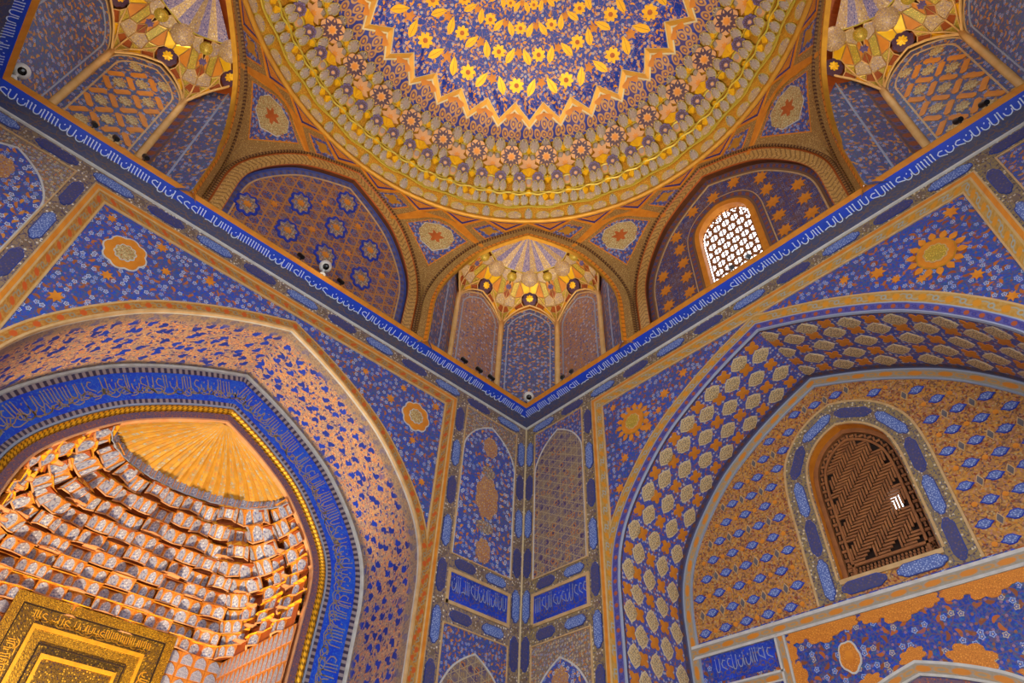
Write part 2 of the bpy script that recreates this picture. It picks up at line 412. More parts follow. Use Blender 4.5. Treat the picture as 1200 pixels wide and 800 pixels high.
def empty(name, mat=None, loc=None, rz=0.0):
    o = bpy.data.objects.new(name, None); COL.objects.link(o); o.empty_display_size = .2
    if mat is not None: o.matrix_world = mat
    else: o.location = loc or (0, 0, 0); o.rotation_euler = (0, 0, rz)
    return o
def copy_tree(o, parent=None):
    c = o.copy(); COL.objects.link(c)
    if parent is not None:
        c.parent = parent
    for ch in o.children: copy_tree(ch, c)
    return c
def offset(pts, d, closed=False):
    """shift a polyline to its left by d, mitred"""
    if abs(d) < 1e-9: return list(pts)
    n = len(pts); out = []
    for i in range(n):
        if closed: a, b, c = pts[i-1], pts[i], pts[(i+1) % n]
        else:
            b = pts[i]; ia = max(i-1, 0); ic = min(i+1, n-1)
            while ia > 0 and hypot(pts[ia][0]-b[0], pts[ia][1]-b[1]) < 1e-7: ia -= 1
            while ic < n-1 and hypot(pts[ic][0]-b[0], pts[ic][1]-b[1]) < 1e-7: ic += 1
            a, c = pts[ia], pts[ic]
        n1 = (-(b[1]-a[1]), b[0]-a[0]); n2 = (-(c[1]-b[1]), c[0]-b[0])
        l1, l2 = hypot(*n1), hypot(*n2)
        if l1 < 1e-9: n1, l1 = n2, l2
        if l2 < 1e-9: n2, l2 = n1, l1
        n1 = (n1[0]/l1, n1[1]/l1); n2 = (n2[0]/l2, n2[1]/l2)
        m = (n1[0]+n2[0], n1[1]+n2[1]); q = max(.35, (m[0]*m[0]+m[1]*m[1])/2)
        out.append((b[0]+m[0]*d/q, b[1]+m[1]*d/q))
    k = n//2                                              # inner parallels of a pointed arch meet on its axis
    if not closed and d < 0 and n > 20 and n % 2 and abs(2*pts[k][0]-pts[0][0]-pts[-1][0]) < 1e-6:
        c = pts[k][0]
        for sg, idx in ((1, range(k)), (-1, range(n-1, k, -1))):
            last = None; ap = None
            for i in idx:
                if ap is None and (out[i][0]-c)*sg >= -1e-5:
                    t = (c-last[0])/(out[i][0]-last[0]); ap = (c, last[1]+(out[i][1]-last[1])*t)
                if ap is None: last = out[i]
                else: out[i] = ap
            if ap is not None: out[k] = ap
    return out
_AX = [0, .6, 1.2, 1.8, 2.3, 2.68, 2.88, 2.95]; _AZ = [7.18, 6.93, 6.62, 6.22, 5.72, 5.2, 4.72, 4.2]
def _cr(P, n):
    out = []
    for i in range(len(P)-1):
        p0 = P[i-1] if i else (2*P[0][0]-P[1][0], 2*P[0][1]-P[1][1]); p1, p2 = P[i], P[i+1]
        p3 = P[i+2] if i+2 < len(P) else (p2[0], 2*p2[1]-p1[1])
        for j in range(n):
            t = j/n
            out.append(tuple(.5*(2*p1[k]+(p2[k]-p0[k])*t+(2*p0[k]-5*p1[k]+4*p2[k]-p3[k])*t*t+(3*p1[k]-p0[k]-3*p2[k]+p3[k])*t**3) for k in (0, 1)))
    out.append(P[-1]); return out
_HALF = _cr([(x/2.95, (z-4.2)/2.98) for x, z in zip(_AX, _AZ)], 4)
_FULL = _cr([(0, 1), (.3, .925), (.57, .80), (.80, .61), (.94, .38), (1, 0)], 4)
def arch(c, hw, spring, apex, foot=None, full=False):
    """pointed four-centred arch from the left foot over the apex to the right foot"""
    R = [(c+x*hw, spring+z*(apex-spring)) for x, z in (_FULL if full else _HALF)]
    Lp = [(2*c-x, z) for x, z in R]
    P = Lp[::-1]+R[1:]
    if foot is not None: P = [(c-hw, foot)]+P+[(c+hw, foot)]
    return P
def lobed(n, r, d, ax=1.0, az=1.0, rot=0.0, per=4, c=(0, 0), ogee=False):
    out = []
    for i in range(n*per):
        a = 2*pi*i/(n*per)+rot
        q = abs(sin(n*(a-rot)/2)) if not ogee else 1-abs(sin(n*(a-rot)/2))
        rr = r-d+d*q
        out.append((c[0]+rr*cos(a)*ax, c[1]+rr*sin(a)*az))
    return out
def star(n, ro, ri, rot=0.0, ax=1.0, az=1.0):
    return [((ro if i % 2 == 0 else ri)*cos(pi*i/n+rot)*ax, (ro if i % 2 == 0 else ri)*sin(pi*i/n+rot)*az) for i in range(2*n)]
def cartouche(L, h):
    """long plaque with scalloped ends"""
    out = []; e = h*.42
    half = [(L/2-e*1.6, -h/2), (L/2-e*1.5, -h*.5), (L/2-e*.95, -h*.40), (L/2-e*.75, -h*.30), (L/2-e*.15, -h*.2), (L/2, 0), (L/2-e*.15, h*.2), (L/2-e*.75, h*.30), (L/2-e*.95, h*.40), (L/2-e*1.5, h*.5)]
    out = half+[(-x, -z) for x, z in half]
    return out
def leafshape(L, W, n=5):
    top = [(L*(i/n-.5), W*.5*sin(pi*(i/n)**.8)) for i in range(n+1)]
    return [(x, -z) for x, z in top]+top[::-1][1:-1]
def ribbon(mb, P, w, y=0.0, k=0):
    a = offset(P, w/2); b = offset(P, -w/2)
    i = [mb.v(x, y, z) for x, z in a]; j = [mb.v(x, y, z) for x, z in b]
    for q in range(len(P)-1): mb.f((i[q], j[q], j[q+1], i[q+1]), k)
def strokes(L, H, rng, step=.085, low=True):
    """flowing script: tall stems bound by bowls and loops. returns (upper strokes, lower strokes) with coordinates x 0..L, z 0..H"""
    up, dn = [], []; x = .03
    while x < L-.05:
        r = rng.random(); h0 = H*(.36+.1*rng.random()); tp = H*(.90+.10*rng.random()); e = .05*step
        if r < .42:
            for q in range(rng.choice((1, 2, 2, 3))):
                up.append(([(x-.12*step, tp-.05*H), (x, tp), (x+.02*step, h0+.2*H), (x+.10*step, h0)], 1)); x += step*.46
        elif r < .62:
            w = step*.8
            up.append(([(x-.1*step, tp-.06*H), (x, tp), (x+.02*step, h0+.12*H), (x+w*.25, h0-.03*H), (x+w*.7, h0-.04*H), (x+w, h0+.08*H), (x+w*1.02, tp*.96)], 1)); x += step*1.15
        elif r < .80:
            w = step*1.0
            up.append(([(x, h0+.26*H), (x+.08*w, h0+.06*H), (x+.3*w, h0-.04*H), (x+.65*w, h0-.04*H), (x+.95*w, h0+.08*H), (x+w, h0+.26*H)], 1))
            up.append(([(x+.45*w, h0+.34*H), (x+.55*w, h0+.42*H)], 1)); x += step*1.15
        elif r < .93:
            w = step*.9
            up.append(([(x+w, h0+.40*H), (x+.5*w, h0+.44*H), (x+.15*w, h0+.30*H), (x+.3*w, h0+.16*H), (x+.75*w, h0+.10*H), (x+w*1.3, h0+.02*H)], 1)); x += step*1.2
        else:
            up.append(([(x, h0-.02*H), (x+.5*step, h0+.04*H), (x+1.1*step, h0+.01*H)], 1)); x += step*.9
    x = .03
    while low and x < L-.1:
        w = step*(1.2+rng.random()); b = H*(.08+.18*rng.random()); r = rng.random()
        if r < .5: dn.append(([(x, b+.3*H), (x+.08*w, b+.08*H), (x+.4*w, b), (x+.8*w, b+.06*H), (x+w, b+.26*H)], 0))
        elif r < .8:
            dn.append(([(x+.5*w+.3*w*cos(a), b+.16*H+.11*H*sin(a)) for a in [i*pi/4 for i in range(9)]]+[(x+w*1.1, b+.05*H)], 0))
        else: dn.append(([(x, b+.02*H), (x+.6*w, b+.05*H), (x+1.3*w, b+.3*H)], 0))
        x += w*.75
    return up, dn
def mat3(P, X, Y):
    X = Vector(X).normalized(); Y = Vector(Y); Y = (Y-X*Y.dot(X)).normalized(); Z = X.cross(Y)
    return Matrix(((X.x, Y.x, Z.x, P[0]), (X.y, Y.y, Z.y, P[1]), (X.z, Y.z, Z.z, P[2]), (0, 0, 0, 1)))
def at(x, z, y=0.0, rot=0.0, sc_=1.0):
    return Matrix.Translation((x, y, z)) @ Matrix.Rotation(-rot, 4, 'Y') @ Matrix.Scale(sc_, 4)
def arc_frames(pts):
    pts = [p for i, p in enumerate(pts) if i == 0 or hypot(p[0]-pts[i-1][0], p[1]-pts[i-1][1]) > 1e-6]
    L = [0.0]
    for i in range(len(pts)-1): L.append(L[-1]+hypot(pts[i+1][0]-pts[i][0], pts[i+1][1]-pts[i][1]))
    def f(s):
        s = min(max(s, 0), L[-1]-1e-6); i = 0
        while L[i+1] < s: i += 1
        t = (s-L[i])/(L[i+1]-L[i]); a, b = pts[i], pts[i+1]; d = (b[0]-a[0], b[1]-a[1]); l = hypot(*d)
        return (a[0]+d[0]*t, a[1]+d[1]*t), (d[0]/l, d[1]/l)
    return L[-1], f

# ------------------------------------------------------------------ shared ornament meshes
def plate_mesh(name, pts, mats, th=.012, ring=None, bev=0.0):
    """plate with a contrasting rim: mats = (face, rim)"""
    mb = MB()
    if ring:
        mb.plate(pts, 0, th, 1, 1); mb.plate(offset(pts, ring, True), -th, .004, 0, 0)
    else: mb.plate(pts, 0, th, 0, 0, bev)
    return mb.mesh(name, mats)
CCW = lambda pts: pts if sum(pts[i-1][0]*pts[i][1]-pts[i][0]*pts[i-1][1] for i in range(len(pts))) > 0 else pts[::-1]
def ringed(name, pts, mats, th=.012, ring=.012):
    return plate_mesh(name, CCW(pts), mats, th, ring)
ME = {}
ME['cart_dark'] = ringed('cartouche', cartouche(.56, .16), ['cart_dark', 'cart_rim'], .012, .012)
ME['cart_light'] = ringed('cartouche', cartouche(.58, .16), ['cart_light', 'cart_rim'], .012, .012)
ME['rosette'] = ringed('rosette_tile', lobed(8, .075, .014), ['rosette', 'tan_micro'], .010, .008)
# ------------------------------------------------------------------ the two patterned walls
def rot_z(ang, loc): return Matrix.Translation(loc) @ Matrix.Rotation(ang, 4, 'Z')
ZB, ZC = -1.6, 8.0
def wall(name, mat, uc, u_l, u_r, hw, side, S):
    """one wall of the hall in its own frame: x to the right, y into the wall, z up. side = +1 when the corner strip seen is on the right"""
    A = arch(uc, 2.95, 4.2, 7.18, ZB)
    fr = .25                                        # width of the frame border
    W = MB()                                        # plain wall with the big arch cut out: slot 0 spandrel, slot 1 strips
    for i in range(1, len(A)-2):
        (x0, z0), (x1, z1) = A[i], A[i+1]
        W.quad([(x0, 0, z0), (x1, 0, z1), (x1, 0, 7.72), (x0, 0, 7.72)], 0)
    for s in (-1, 1):
        a, b = uc+s*2.95, uc+s*hw
        W.quad([(a, 0, ZB), (b, 0, ZB), (b, 0, 7.72), (a, 0, 7.72)], 0)
    for a, b in ((u_l, uc-hw), (uc+hw, u_r)): W.quad([(a, 0, ZB), (b, 0, ZB), (b, 0, 7.72), (a, 0, 7.72)], 1)
    W.quad([(u_l, 0, 7.72), (u_r, 0, 7.72), (u_r, 0, 8.4), (u_l, 0, 8.4)], 1)
    w = W.build(name, [S['spandrel'], S['strip']]); w.matrix_world = mat
    tag(w, S['label'], 'wall', None, 'structure')
    # frame: inverted U
    fp = [(uc-hw, ZB), (uc-hw, 7.72), (uc+hw, 7.72), (uc+hw, ZB)]
    mb = MB(); mb.sweep(fp, [(0, 0, 0), (0, -.03, 0), (-.022, -.034, 1), (-.075, -.034, 0), (-.095, -.03, 2), (-fr+.022, -.022, 0), (-fr, -.018, 0), (-fr, 0, 0)])
    mb.build('frame_border', [S['line'], S['frame'], S['band']], w)
    mb = MB(); o = S['aborder']
    prof = [(o+.005, 0, 0), (o, -.02, 0), (o-.025, -.024, 1), (.03, -.026, 0), (.0, -.03, 0), (-.012, 0, 0)] if not S.get('aborder2') else \
           [(o+.005, 0, 0), (o, -.02, 0), (o-.02, -.024, 1), (.135, -.024, 3), (.115, -.03, 2), (.02, -.024, 3), (0, -.03, 3), (-.012, 0, 0)]
    mb.sweep(A, prof); mb.build('arch_border', [S['line'], S['aband'], S.get('aborder2') or S['line'], 'pale_blue_line' if S.get('aborder2') else S['line']], w)
    # soffit of the iwan, arch extruded into the wall
    D = 1.5
    mb = MB()
    if S.get('edge'):
        mb.sweep(A, [(0, 0, 1), (0, .05, 0), (0, D-.16, 1), (0, D-.02, 2), (0, D, 2)])
    else: mb.sweep(A, [(0, 0, 1), (0, .05, 0), (0, D-.05, 1), (0, D, 1)])
    mb.build('arch_soffit', S['soffit'], w)
    # corner strips with cartouches (both ends)
    k = 0
    def strip(p0, p1, n, ph):
        nonlocal k
        L = hypot(p1[0]-p0[0], p1[1]-p0[1]); ang = atan2(p1[1]-p0[1], p1[0]-p0[0]); st = L/n
        for i in range(n):
            for j, (nm, off) in enumerate((('cart_dark' if (i+ph) % 2 else 'cart_light', .5), ('rosette', 1.0))):
                if nm == 'rosette' and i == n-1: continue
                t = (i+off)*st/L
                m = at(p0[0]+(p1[0]-p0[0])*t, p0[1]+(p1[1]-p0[1])*t, 0, ang)
                if nm != 'rosette': m = m @ Matrix.Diagonal((min(1, (st-.20)/.57), 1, 1, 1))
                link('cartouche' if nm != 'rosette' else 'rosette_tile', ME[nm], w, m)
    strip((u_l+.1, 7.86), (u_r-.1, 7.86), 13, 0)
    for s in (-1, 1):
        a = uc+s*hw; b = u_r if s > 0 else u_l           # frame edge .. corner
        i0, i1 = a+s*.24, b-s*.25                        # panel columns
        xl, xr = min(i0, i1), max(i0, i1)
        seen = (s == side)
        strip((a+s*.12, 7.70), (a+s*.12, 1.9), 8, 1); strip((b-s*.125, 7.70), (b-s*.125, 1.9), 8, 0)
        for z in (4.71, 3.92): strip((xl, z), (xr, z), 2, int(z*2) % 2)
        bx = MB()
        def rim(x0, x1, z0, z1, t=.02):
            bx.sweep([(x0, z0), (x0, z1), (x1, z1), (x1, z0), (x0, z0)], [(0, 0, 0), (0, -.022, 0), (-t, -.022, 0), (-t, 0, 0)])
        rim(xl, xr, 4.82, 7.73); rim(xl, xr, 4.06, 4.59, .05); rim(xl, xr, 1.2, 3.79)
        bx.sweep([(b-s*.014, ZB), (b-s*.014, 8)], [(-.014, -.02, 1), (.014, -.02, 1)])
        bx.build('panel_border', [S['rim'], 'cream_line'], w)
        # tall arched panel, inscription panel, lower arched panel
        for (z0, z1, fld, spn, ap) in ((4.84, 7.71, S['panel'], S['panel_sp'], 7.54), (1.22, 3.77, S['panel2'], S['panel2_sp'], 3.50)):
            hwp = (xr-xl)/2-.02; c = (xl+xr)/2
            a_ = arch(c, hwp-.005, ap-.75, ap, z0)
            mb = MB(); mb.plate([(xl+.02, z0), (xr-.02, z0), (xr-.02, z1), (xl+.02, z1)], 0, .005, 0)
            mb.build('panel_spandrel', spn, w)
            mb = MB(); mb.plate(a_[::-1], -.005, .004, 0); mb.build('arched_panel', fld, w)
            mb = MB(); mb.sweep(a_, [(.012, -.008, 0), (.012, -.02, 0), (-.012, -.02, 0), (-.012, -.008, 0)]); mb.build('panel_arch_line', 'white_line', w)
            if fld == 'floral_panel':
                for q, (dz, sx, sz) in enumerate(((.62, .17, .22), (1.15, .15, .13), (1.65, .26, .42), (2.2, .2, .12), (2.62, .16, .22))):
                    mb = MB(); mb.plate(lobed(8, 1, .14, sx, sz), 0, .012, 0)
                    o = mb.build('medallion', 'floral_cream' if q % 2 else 'medallion_tan', w); o.location = (c, -.009, z1-dz)
        mb = MB(); mb.plate([(xl+.05, 4.11), (xr-.05, 4.11), (xr-.05, 4.54), (xl+.05, 4.54)], 0, .006, 0)
        ip = mb.build('inscription_panel', 'inscription_blue', w)
        rng = random.Random(5+s); L = xr-xl-.12
        up, dn = strokes(L, .40, rng, .075)
        mb = MB()
        for P, kk in up: ribbon(mb, [(xl+.06+x, 4.12+z) for x, z in P], .013, -.010, 0)
        for P, kk in dn: ribbon(mb, [(xl+.06+x, 4.12+z) for x, z in P], .009, -.009, 1)
        mb.build('lettering', ['pale_blue_line', 'letter_brown'], ip)
    return w, A
def medallion(w, x, z, r, mats, n=8, ax=1.0, az=1.0, core=.5, depth=.11, name='medallion', rot=.39):
    mb = MB(); P = lobed(n, r, r*depth, ax, az, rot)
    mb.plate(P, 0, .010, 1); mb.plate(offset(P, .02, True), -.010, .004, 0)
    o = mb.build(name, mats[:2], w); o.location = (x, -.004, z)
    mb = MB(); Q = lobed(10, r*core, r*.07, ax, az)
    mb.plate(Q, -.014, .008, 1); mb.plate(offset(Q, .014, True), -.022, .004, 0)
    mb.build('medallion_centre', mats[2:], o)
    return o
ML = Matrix.Translation((0, Y0, 0)); MR = rot_z(-pi/2, (X0, 0, 0))
SIDE3, SIDE4 = rot_z(pi/2, (-2.84, 0, 0)), rot_z(pi, (0, -2.254, 0))
SL = dict(spandrel='floral_left', strip='tan_micro', line='tan_line', frame='orange', band='band_left', aband='band_left', aborder=.17,
          soffit=['soffit_left', 'white_line'], rim='tan_line', panel='floral_panel', panel_sp='floral_cream', panel2='girih_panel', panel2_sp='floral_strip',
          label='left wall of the hall, blue floral spandrels around the gilded niche arch')
SR = dict(spandrel='floral_right', strip='tan_micro_r', line='tan_line', frame='orange', band='band_right', aband='band_right', aborder=.30, aborder2='band_purple', edge=True,
          soffit=['floral_soffit_r', 'band_dim', 'pale_blue_line'], rim='tan_line', panel='girih_panel', panel_sp='floral_strip', panel2='floral_panel', panel2_sp='floral_cream',
          label='right wall of the hall, blue spandrels around the arch with the lattice window')
UCL, UCR = 2.17, -2.745
wl, AL = wall('wall_left', ML, UCL, -2.84, 7.14, 3.22, 1, SL)
wr, AR = wall('wall_right', MR, UCR, -7.726, 2.254, 3.27, -1, SR)
OR = ['orange', 'white_line', 'medallion_cream', 'white_line']
for s in (-1, 1): medallion(wl, UCL+s*2.43, 6.87, .29, OR)
for s in (-1, 1):
    o = medallion(wr, UCR+s*2.42, 6.8, .24, ['orange', 'gold_soft', 'gold_green', 'tan_line'], 12, 1, 1, .62, .05)
    mb = MB()
    for i in range(14):
        a = 2*pi*i/14; P = [(x*cos(a)-z*sin(a)+.29*cos(a), x*sin(a)+z*cos(a)+.29*sin(a)) for x, z in leafshape(.13, .09)]
        mb.plate(CCW(P), 0, .008)
    mb.build('medallion_petals', 'orange', o)
# the two unseen sides of the hall: plain painted walls with high open arches that let the daylight in
for nm, mt, u0, u1, uc, lab in (('wall_back', SIDE4, -7.14, 2.84, -2.15, 'wall behind the viewer with a high open entrance arch'), ('wall_far_left', SIDE3, -2.254, 7.726, 2.736, 'wall on the far left with a high open arch, only its cornice in the picture')):
    A = arch(uc, 2.95, 4.2, 7.18, ZB); mb = MB()
    for i in range(1, len(A)-2):
        (x0, z0), (x1, z1) = A[i], A[i+1]; mb.quad([(x0, 0, z0), (x1, 0, z1), (x1, 0, 8.2), (x0, 0, 8.2)])
    for a, b in ((u0, uc-2.95), (uc+2.95, u1)): mb.quad([(a, 0, ZB), (b, 0, ZB), (b, 0, 8.2), (a, 0, 8.2)])
    mb.sweep(A, [(.17, -.02, 1), (0, -.03, 1), (0, .8, 1)])
    o = mb.build(nm, ['floral_left', 'band_left']); o.matrix_world = mt; tag(o, lab, 'wall', None, 'structure')
# scattered orange blossoms on the spandrels
ME['blossom'] = plate_mesh('blossom', star(7, .085, .045), ['orange'], .008)
for w, A, uc, lst in ((wl, AL, UCL, ((2.45, 6.4), (1.9, 6.95), (2.75, 5.75), (2.8, 7.3), (1.35, 7.2), (2.1, 7.3))), (wr, AR, UCR, ((2.65, 6.2), (1.75, 7.0), (1.9, 6.75), (2.8, 7.3), (1.35, 7.2), (2.15, 6.55), (2.8, 5.7)))):
    for s in (-1, 1):
        for x, z in lst: link('blossom', ME['blossom'], w, at(uc+s*x, z, -.003, x*7, .8+.5*random.random()))
# lozenges and four-petalled blossoms on the right soffit
Ls, fs = arc_frames(AR)
ME['lozenge'] = ringed('lozenge', [(x, z) for x, z in ((.165, 0), (.10, .085), (.045, .115), (0, .145), (-.045, .115), (-.10, .085), (-.165, 0), (-.10, -.085), (-.045, -.115), (0, -.145), (.045, -.115), (.10, -.085))], ['lozenge', 'cream_line'], .008, .016)
ME['quatrefoil'] = plate_mesh('quatrefoil', lobed(4, .115, .06, 1, 1, 0, 6), ['orange'], .008)
du, dw = .60, .56
n_u = int(Ls/du)
for i in range(-1, n_u+2):
    for j in range(0, 6):
        for kind in (0, 1):
            s_ = (i+.5*(j % 2)+(.5 if kind else 0))*du+.1; d_ = .10+j*dw*.5
            if not (.1 < s_ < Ls-.1) or d_ > 1.32: continue
            (x, z), (tx, tz) = fs(s_)
            if z < 1.6: continue
            X = Vector((tx, 0, tz)); N = Vector((-tz, 0, tx))         # N points into the masonry
            d0 = max(d_, .19 if not kind else .15)
            m = mat3((x, d0, z), X, N)
            link('quatrefoil' if kind else 'lozenge', ME['quatrefoil' if kind else 'lozenge'], wr, m)

# ------------------------------------------------------------------ back wall of the left niche: inscription arch and mihrab opening
D = 1.5
OPEN = .90
AO = offset(AL, -OPEN)                                   # outline of the mihrab opening
mb = MB()                                                # face of the back wall between the big arch and the opening
mb.sweep(AL, [(0, D, 0), (-OPEN, D, 0)])
bw = mb.build('recess_wall', 'inscription_arch', wl)
def aband(name, mats, prof): m = MB(); m.sweep(AL, prof); return m.build(name, mats, wl)
aband('white_moulding', 'white_line', [(0, D, 0), (0, D-.04, 0), (-.035, D-.04, 0), (-.045, D-.01, 0)])
aband('checker_border', ['checker'], [(-.045, D-.008, 0), (-.125, D-.008, 0), (-.125, D, 0)])
aband('checker_border', ['checker'], [(-.56, D, 0), (-.56, D-.008, 0), (-.63, D-.008, 0), (-.63, D, 0)])
aband('pale_moulding', ['pale_blue_line'], [(-.63, D, 0), (-.635, D-.03, 0), (-.665, D-.03, 0), (-.67, D, 0)])
aband('rope_moulding', ['rope'], [(-.67, D-.01, 0), (-.685, D-.045, 0), (-.72, D-.058, 0), (-.755, D-.045, 0), (-.77, D-.01, 0)])
aband('patterned_border', ['red_micro'], [(-.77, D-.012, 0), (-.875, D-.012, 0)])
aband('opening_edge', ['tan_rim'], [(-.875, D-.012, 0), (-.88, D-.03, 0), (-.905, D-.03, 0), (-.905, D+.06, 0)])
LA, fA = arc_frames(AL)
rng = random.Random(11)
up, dn = strokes(LA/2-1.0, 1.0, rng, .095)
mb = MB()
def along(s_, o):
    (x, z), (tx, tz) = fA(s_); return x-tz*o, z+tx*o
for side in (0, 1):
    up, dn = strokes(LA/2-1.2, 1.0, rng, .10)
    for P, kk in up+dn+strokes(LA/2-1.2, 1.0, rng, .13)[1]:
        Q = []
        for (x, z) in P:
            s_ = 1.1+x if side == 0 else LA/2+.12+x
            Q.append(along(s_, -.54+z*.38))
        Qs = []
        for i in range(len(Q)-1):
            for t in (0, .5): Qs.append((Q[i][0]+(Q[i+1][0]-Q[i][0])*t, Q[i][1]+(Q[i+1][1]-Q[i][1])*t))
        Qs.append(Q[-1]); ribbon(mb, Qs, .014, D-.006, 0)
mb.build('lettering', ['letter_gold'], bw)

# ------------------------------------------------------------------ mihrab: a stalactite half dome over a gilded panel
YM = Y0+D; XM = UCL
mihrab = empty('mihrab', loc=(XM, YM, 0)); tag(mihrab, 'golden stalactite vaulted prayer niche inside the blue inscription arch', 'niche', None, 'structure')
HWZ = sorted([(z, x-XM) for x, z in AO if x > XM+.001])   # half width of the opening at height z
def hw_at(z):
    if z <= HWZ[0][0]: return HWZ[0][1]
    for (z0, w0), (z1, w1) in zip(HWZ, HWZ[1:]):
        if z0 <= z <= z1: return w0+(w1-w0)*(z-z0)/max(1e-6, z1-z0)
    return .02
WB = 2.02; DB = 2.42; ZF, ZS = 5.42, 3.72                 # fan foot, start of the stalactites
ZT = max(z for x, z in AO)
NR = 10
def plan(t):
    """half plan of the vault at relative height t: width, depth, exponent"""
    z = ZS+(ZF-ZS)*t
    return min(WB, hw_at(z)), .98+(DB-.98)*(1-t**1.7), 9*(1-t)**1.5+2.0
def pplan(t, n=240):
    w, d, e = plan(t); P = []
    for i in range(n+1):
        a = pi*i/n; c, s = cos(a), sin(a)
        P.append((w*(abs(c)**(2/e))*(1 if c > 0 else -1), d*abs(s)**(2/e)))
    return P[::-1]                                        # from left (-w) round the back to the right (+w)
# stalactite cells: local x -0.5..0.5, z 0..1, y into the wall; hood leans forward over the front edge
def cell(name, facets, mats, hood=.36):
    """facets: plan points left to right; each facet bears an arched panel"""
    mb = MB(); H = .93; n = len(facets)
    for i in range(n-1):
        (xa, ya), (xb, yb) = facets[i], facets[i+1]
        P = lambda u, z, o=0.0: (xa+(xb-xa)*u, ya+(yb-ya)*u-o, z)
        mb.quad([P(0, 0), P(1, 0), P(1, H), P(0, H)], 1, [(0, 0), (.1, 0), (.1, .1), (0, .1)])
        pts = [(.09, .05), (.91, .05), (.91, .56), (.82, .76), (.66, .90), (.5, .97), (.34, .90), (.18, .76), (.09, .56)]
        a = [mb.v(*P(u, z*H*1.02, .02), uv=(u*.25, z*.25)) for u, z in pts]; mb.f(a, 3)
        a = [mb.v(*P(.5+(u-.5)*.88, .015+z*H*.97, .04), uv=(u*.25+i*.37, z*.25)) for u, z in pts]; mb.f(a, 0)
    xm = .5*(facets[0][0]+facets[-1][0])
    for i in range(n-1):                                  # hood: facets rising to the front rim, gilded only in the middle
        (xa, ya), (xb, yb) = facets[i], facets[i+1]
        L0, R0 = (xa, ya, H), (xb, yb, H); L1, R1 = (xa, min(ya, 0)-hood*.8, .97), (xb, min(yb, 0)-hood*.8, .97); Mi = ((xa+xb)/2, (ya+yb)/2, H-.0); Tp = ((xa+xb)/2, (L1[1]+R1[1])/2, .97)
        mb.quad([L0, Mi, L1], 1, [(0, 0), (.1, 0), (.1, .1)]); mb.quad([Mi, R0, R1], 1, [(0, 0), (.1, 0), (.1, .1)]); mb.quad([L1, Mi, R1], 2, [(0, 0), (.1, 0), (.1, .1)])
        mb.quad([L1, R1, (xb, -hood, 1.0), (xa, -hood, 1.0)], 1, [(0, 0), (.1, 0), (.1, .1), (0, .1)])
    # front rim at the foot
    q = [(facets[i][0], facets[i][1]) for i in range(n)]
    for i in range(n-1):
        (xa, ya), (xb, yb) = q[i], q[i+1]
        mb.quad([(xa, ya-.06, .03), (xb, yb-.06, .03), (xb, yb-.06, -.05), (xa, ya-.06, -.05)], 3)
        mb.quad([(xa, ya-.06, -.05), (xb, yb-.06, -.05), (xb, yb+.05, -.05), (xa, ya+.05, -.05)], 3)
    return mb.mesh(name, mats)
MC = ['grey_cell_blue', 'orange_micro', 'gold_bright', 'tan_rim']
def CELLS(hood):
    # four plans of cell: hollow, ridged, projecting, hollow wedge
    return [cell('stalactite_cell', [(-.5, 0), (-.22, .30), (.22, .30), (.5, 0)], MC, hood),
         cell('stalactite_cell', [(-.5, .22), (0, -.12), (.5, .22)], MC, hood),
         cell('stalactite_cell', [(-.5, .15), (-.18, -.10), (.18, -.10), (.5, .15)], MC, hood),
         cell('stalactite_cell', [(-.5, 0), (0, .34), (.5, 0)], MC, hood)]
KF = CELLS(.07)
def soffit_rosette(name, n, r, mats):
    mb = MB(); P = lobed(n, r, r*.16, 1, 1)
    mb.plate(P, 0, .012, 1)
    mb.plate(lobed(8, r*.80, r*.22), -.012, .006, 0); mb.plate(star(8, r*.42, r*.2), -.018, .006, 2)
    return mb.mesh(name, mats)
ME['ros_mih'] = soffit_rosette('soffit_rosette', 6, .17, ['purple', 'tan_rim', 'gold_bright'])
zr = [ZS+(ZF-ZS)*i/NR for i in range(NR+1)]
rng = random.Random(3)
SH = MB()                                                 # masonry shell just behind the cells
for i in range(NR):
    t0, t1 = i/NR, (i+1)/NR
    a, b = pplan(t0, 60), pplan(t1, 60)
    va = [SH.v(x*1.0, y+.13, zr[i], (x, y)) for x, y in a]; vb = [SH.v(x, y+.13, zr[i+1], (x, y)) for x, y in a]; vc = [SH.v(x, y+.11, zr[i+1], (x, y)) for x, y in b]
    for j in range(60): SH.f((va[j], va[j+1], vb[j+1], vb[j])); SH.f((vb[j], vb[j+1], vc[j+1], vc[j]))
a = pplan(1.0, 60); va = [SH.v(x*1.03, y+.11, ZF-.02) for x, y in a]; vb = [SH.v(x*.97, y*.97+.0, ZF+.24) for x, y in a]
for j in range(60): SH.f((va[j], va[j+1], vb[j+1], vb[j]))
SH.build('vault_shell', 'rust', mihrab)
mb = MB()
for X_ in (-2.75, 2.75): mb.quad([(X_, .02, ZB), (X_, 3.1, ZB), (X_, 3.1, 7), (X_, .02, 7)])
mb.quad([(-2.75, 3.1, ZB), (2.75, 3.1, ZB), (2.75, 3.1, 7), (-2.75, 3.1, 7)]); mb.quad([(-2.75, .02, 7), (2.75, .02, 7), (2.75, 3.1, 7), (-2.75, 3.1, 7)])
mb.build('leak_block', 'brown_edge', mihrab)  # unseen dark box added round the vault to stop daylight leaking in
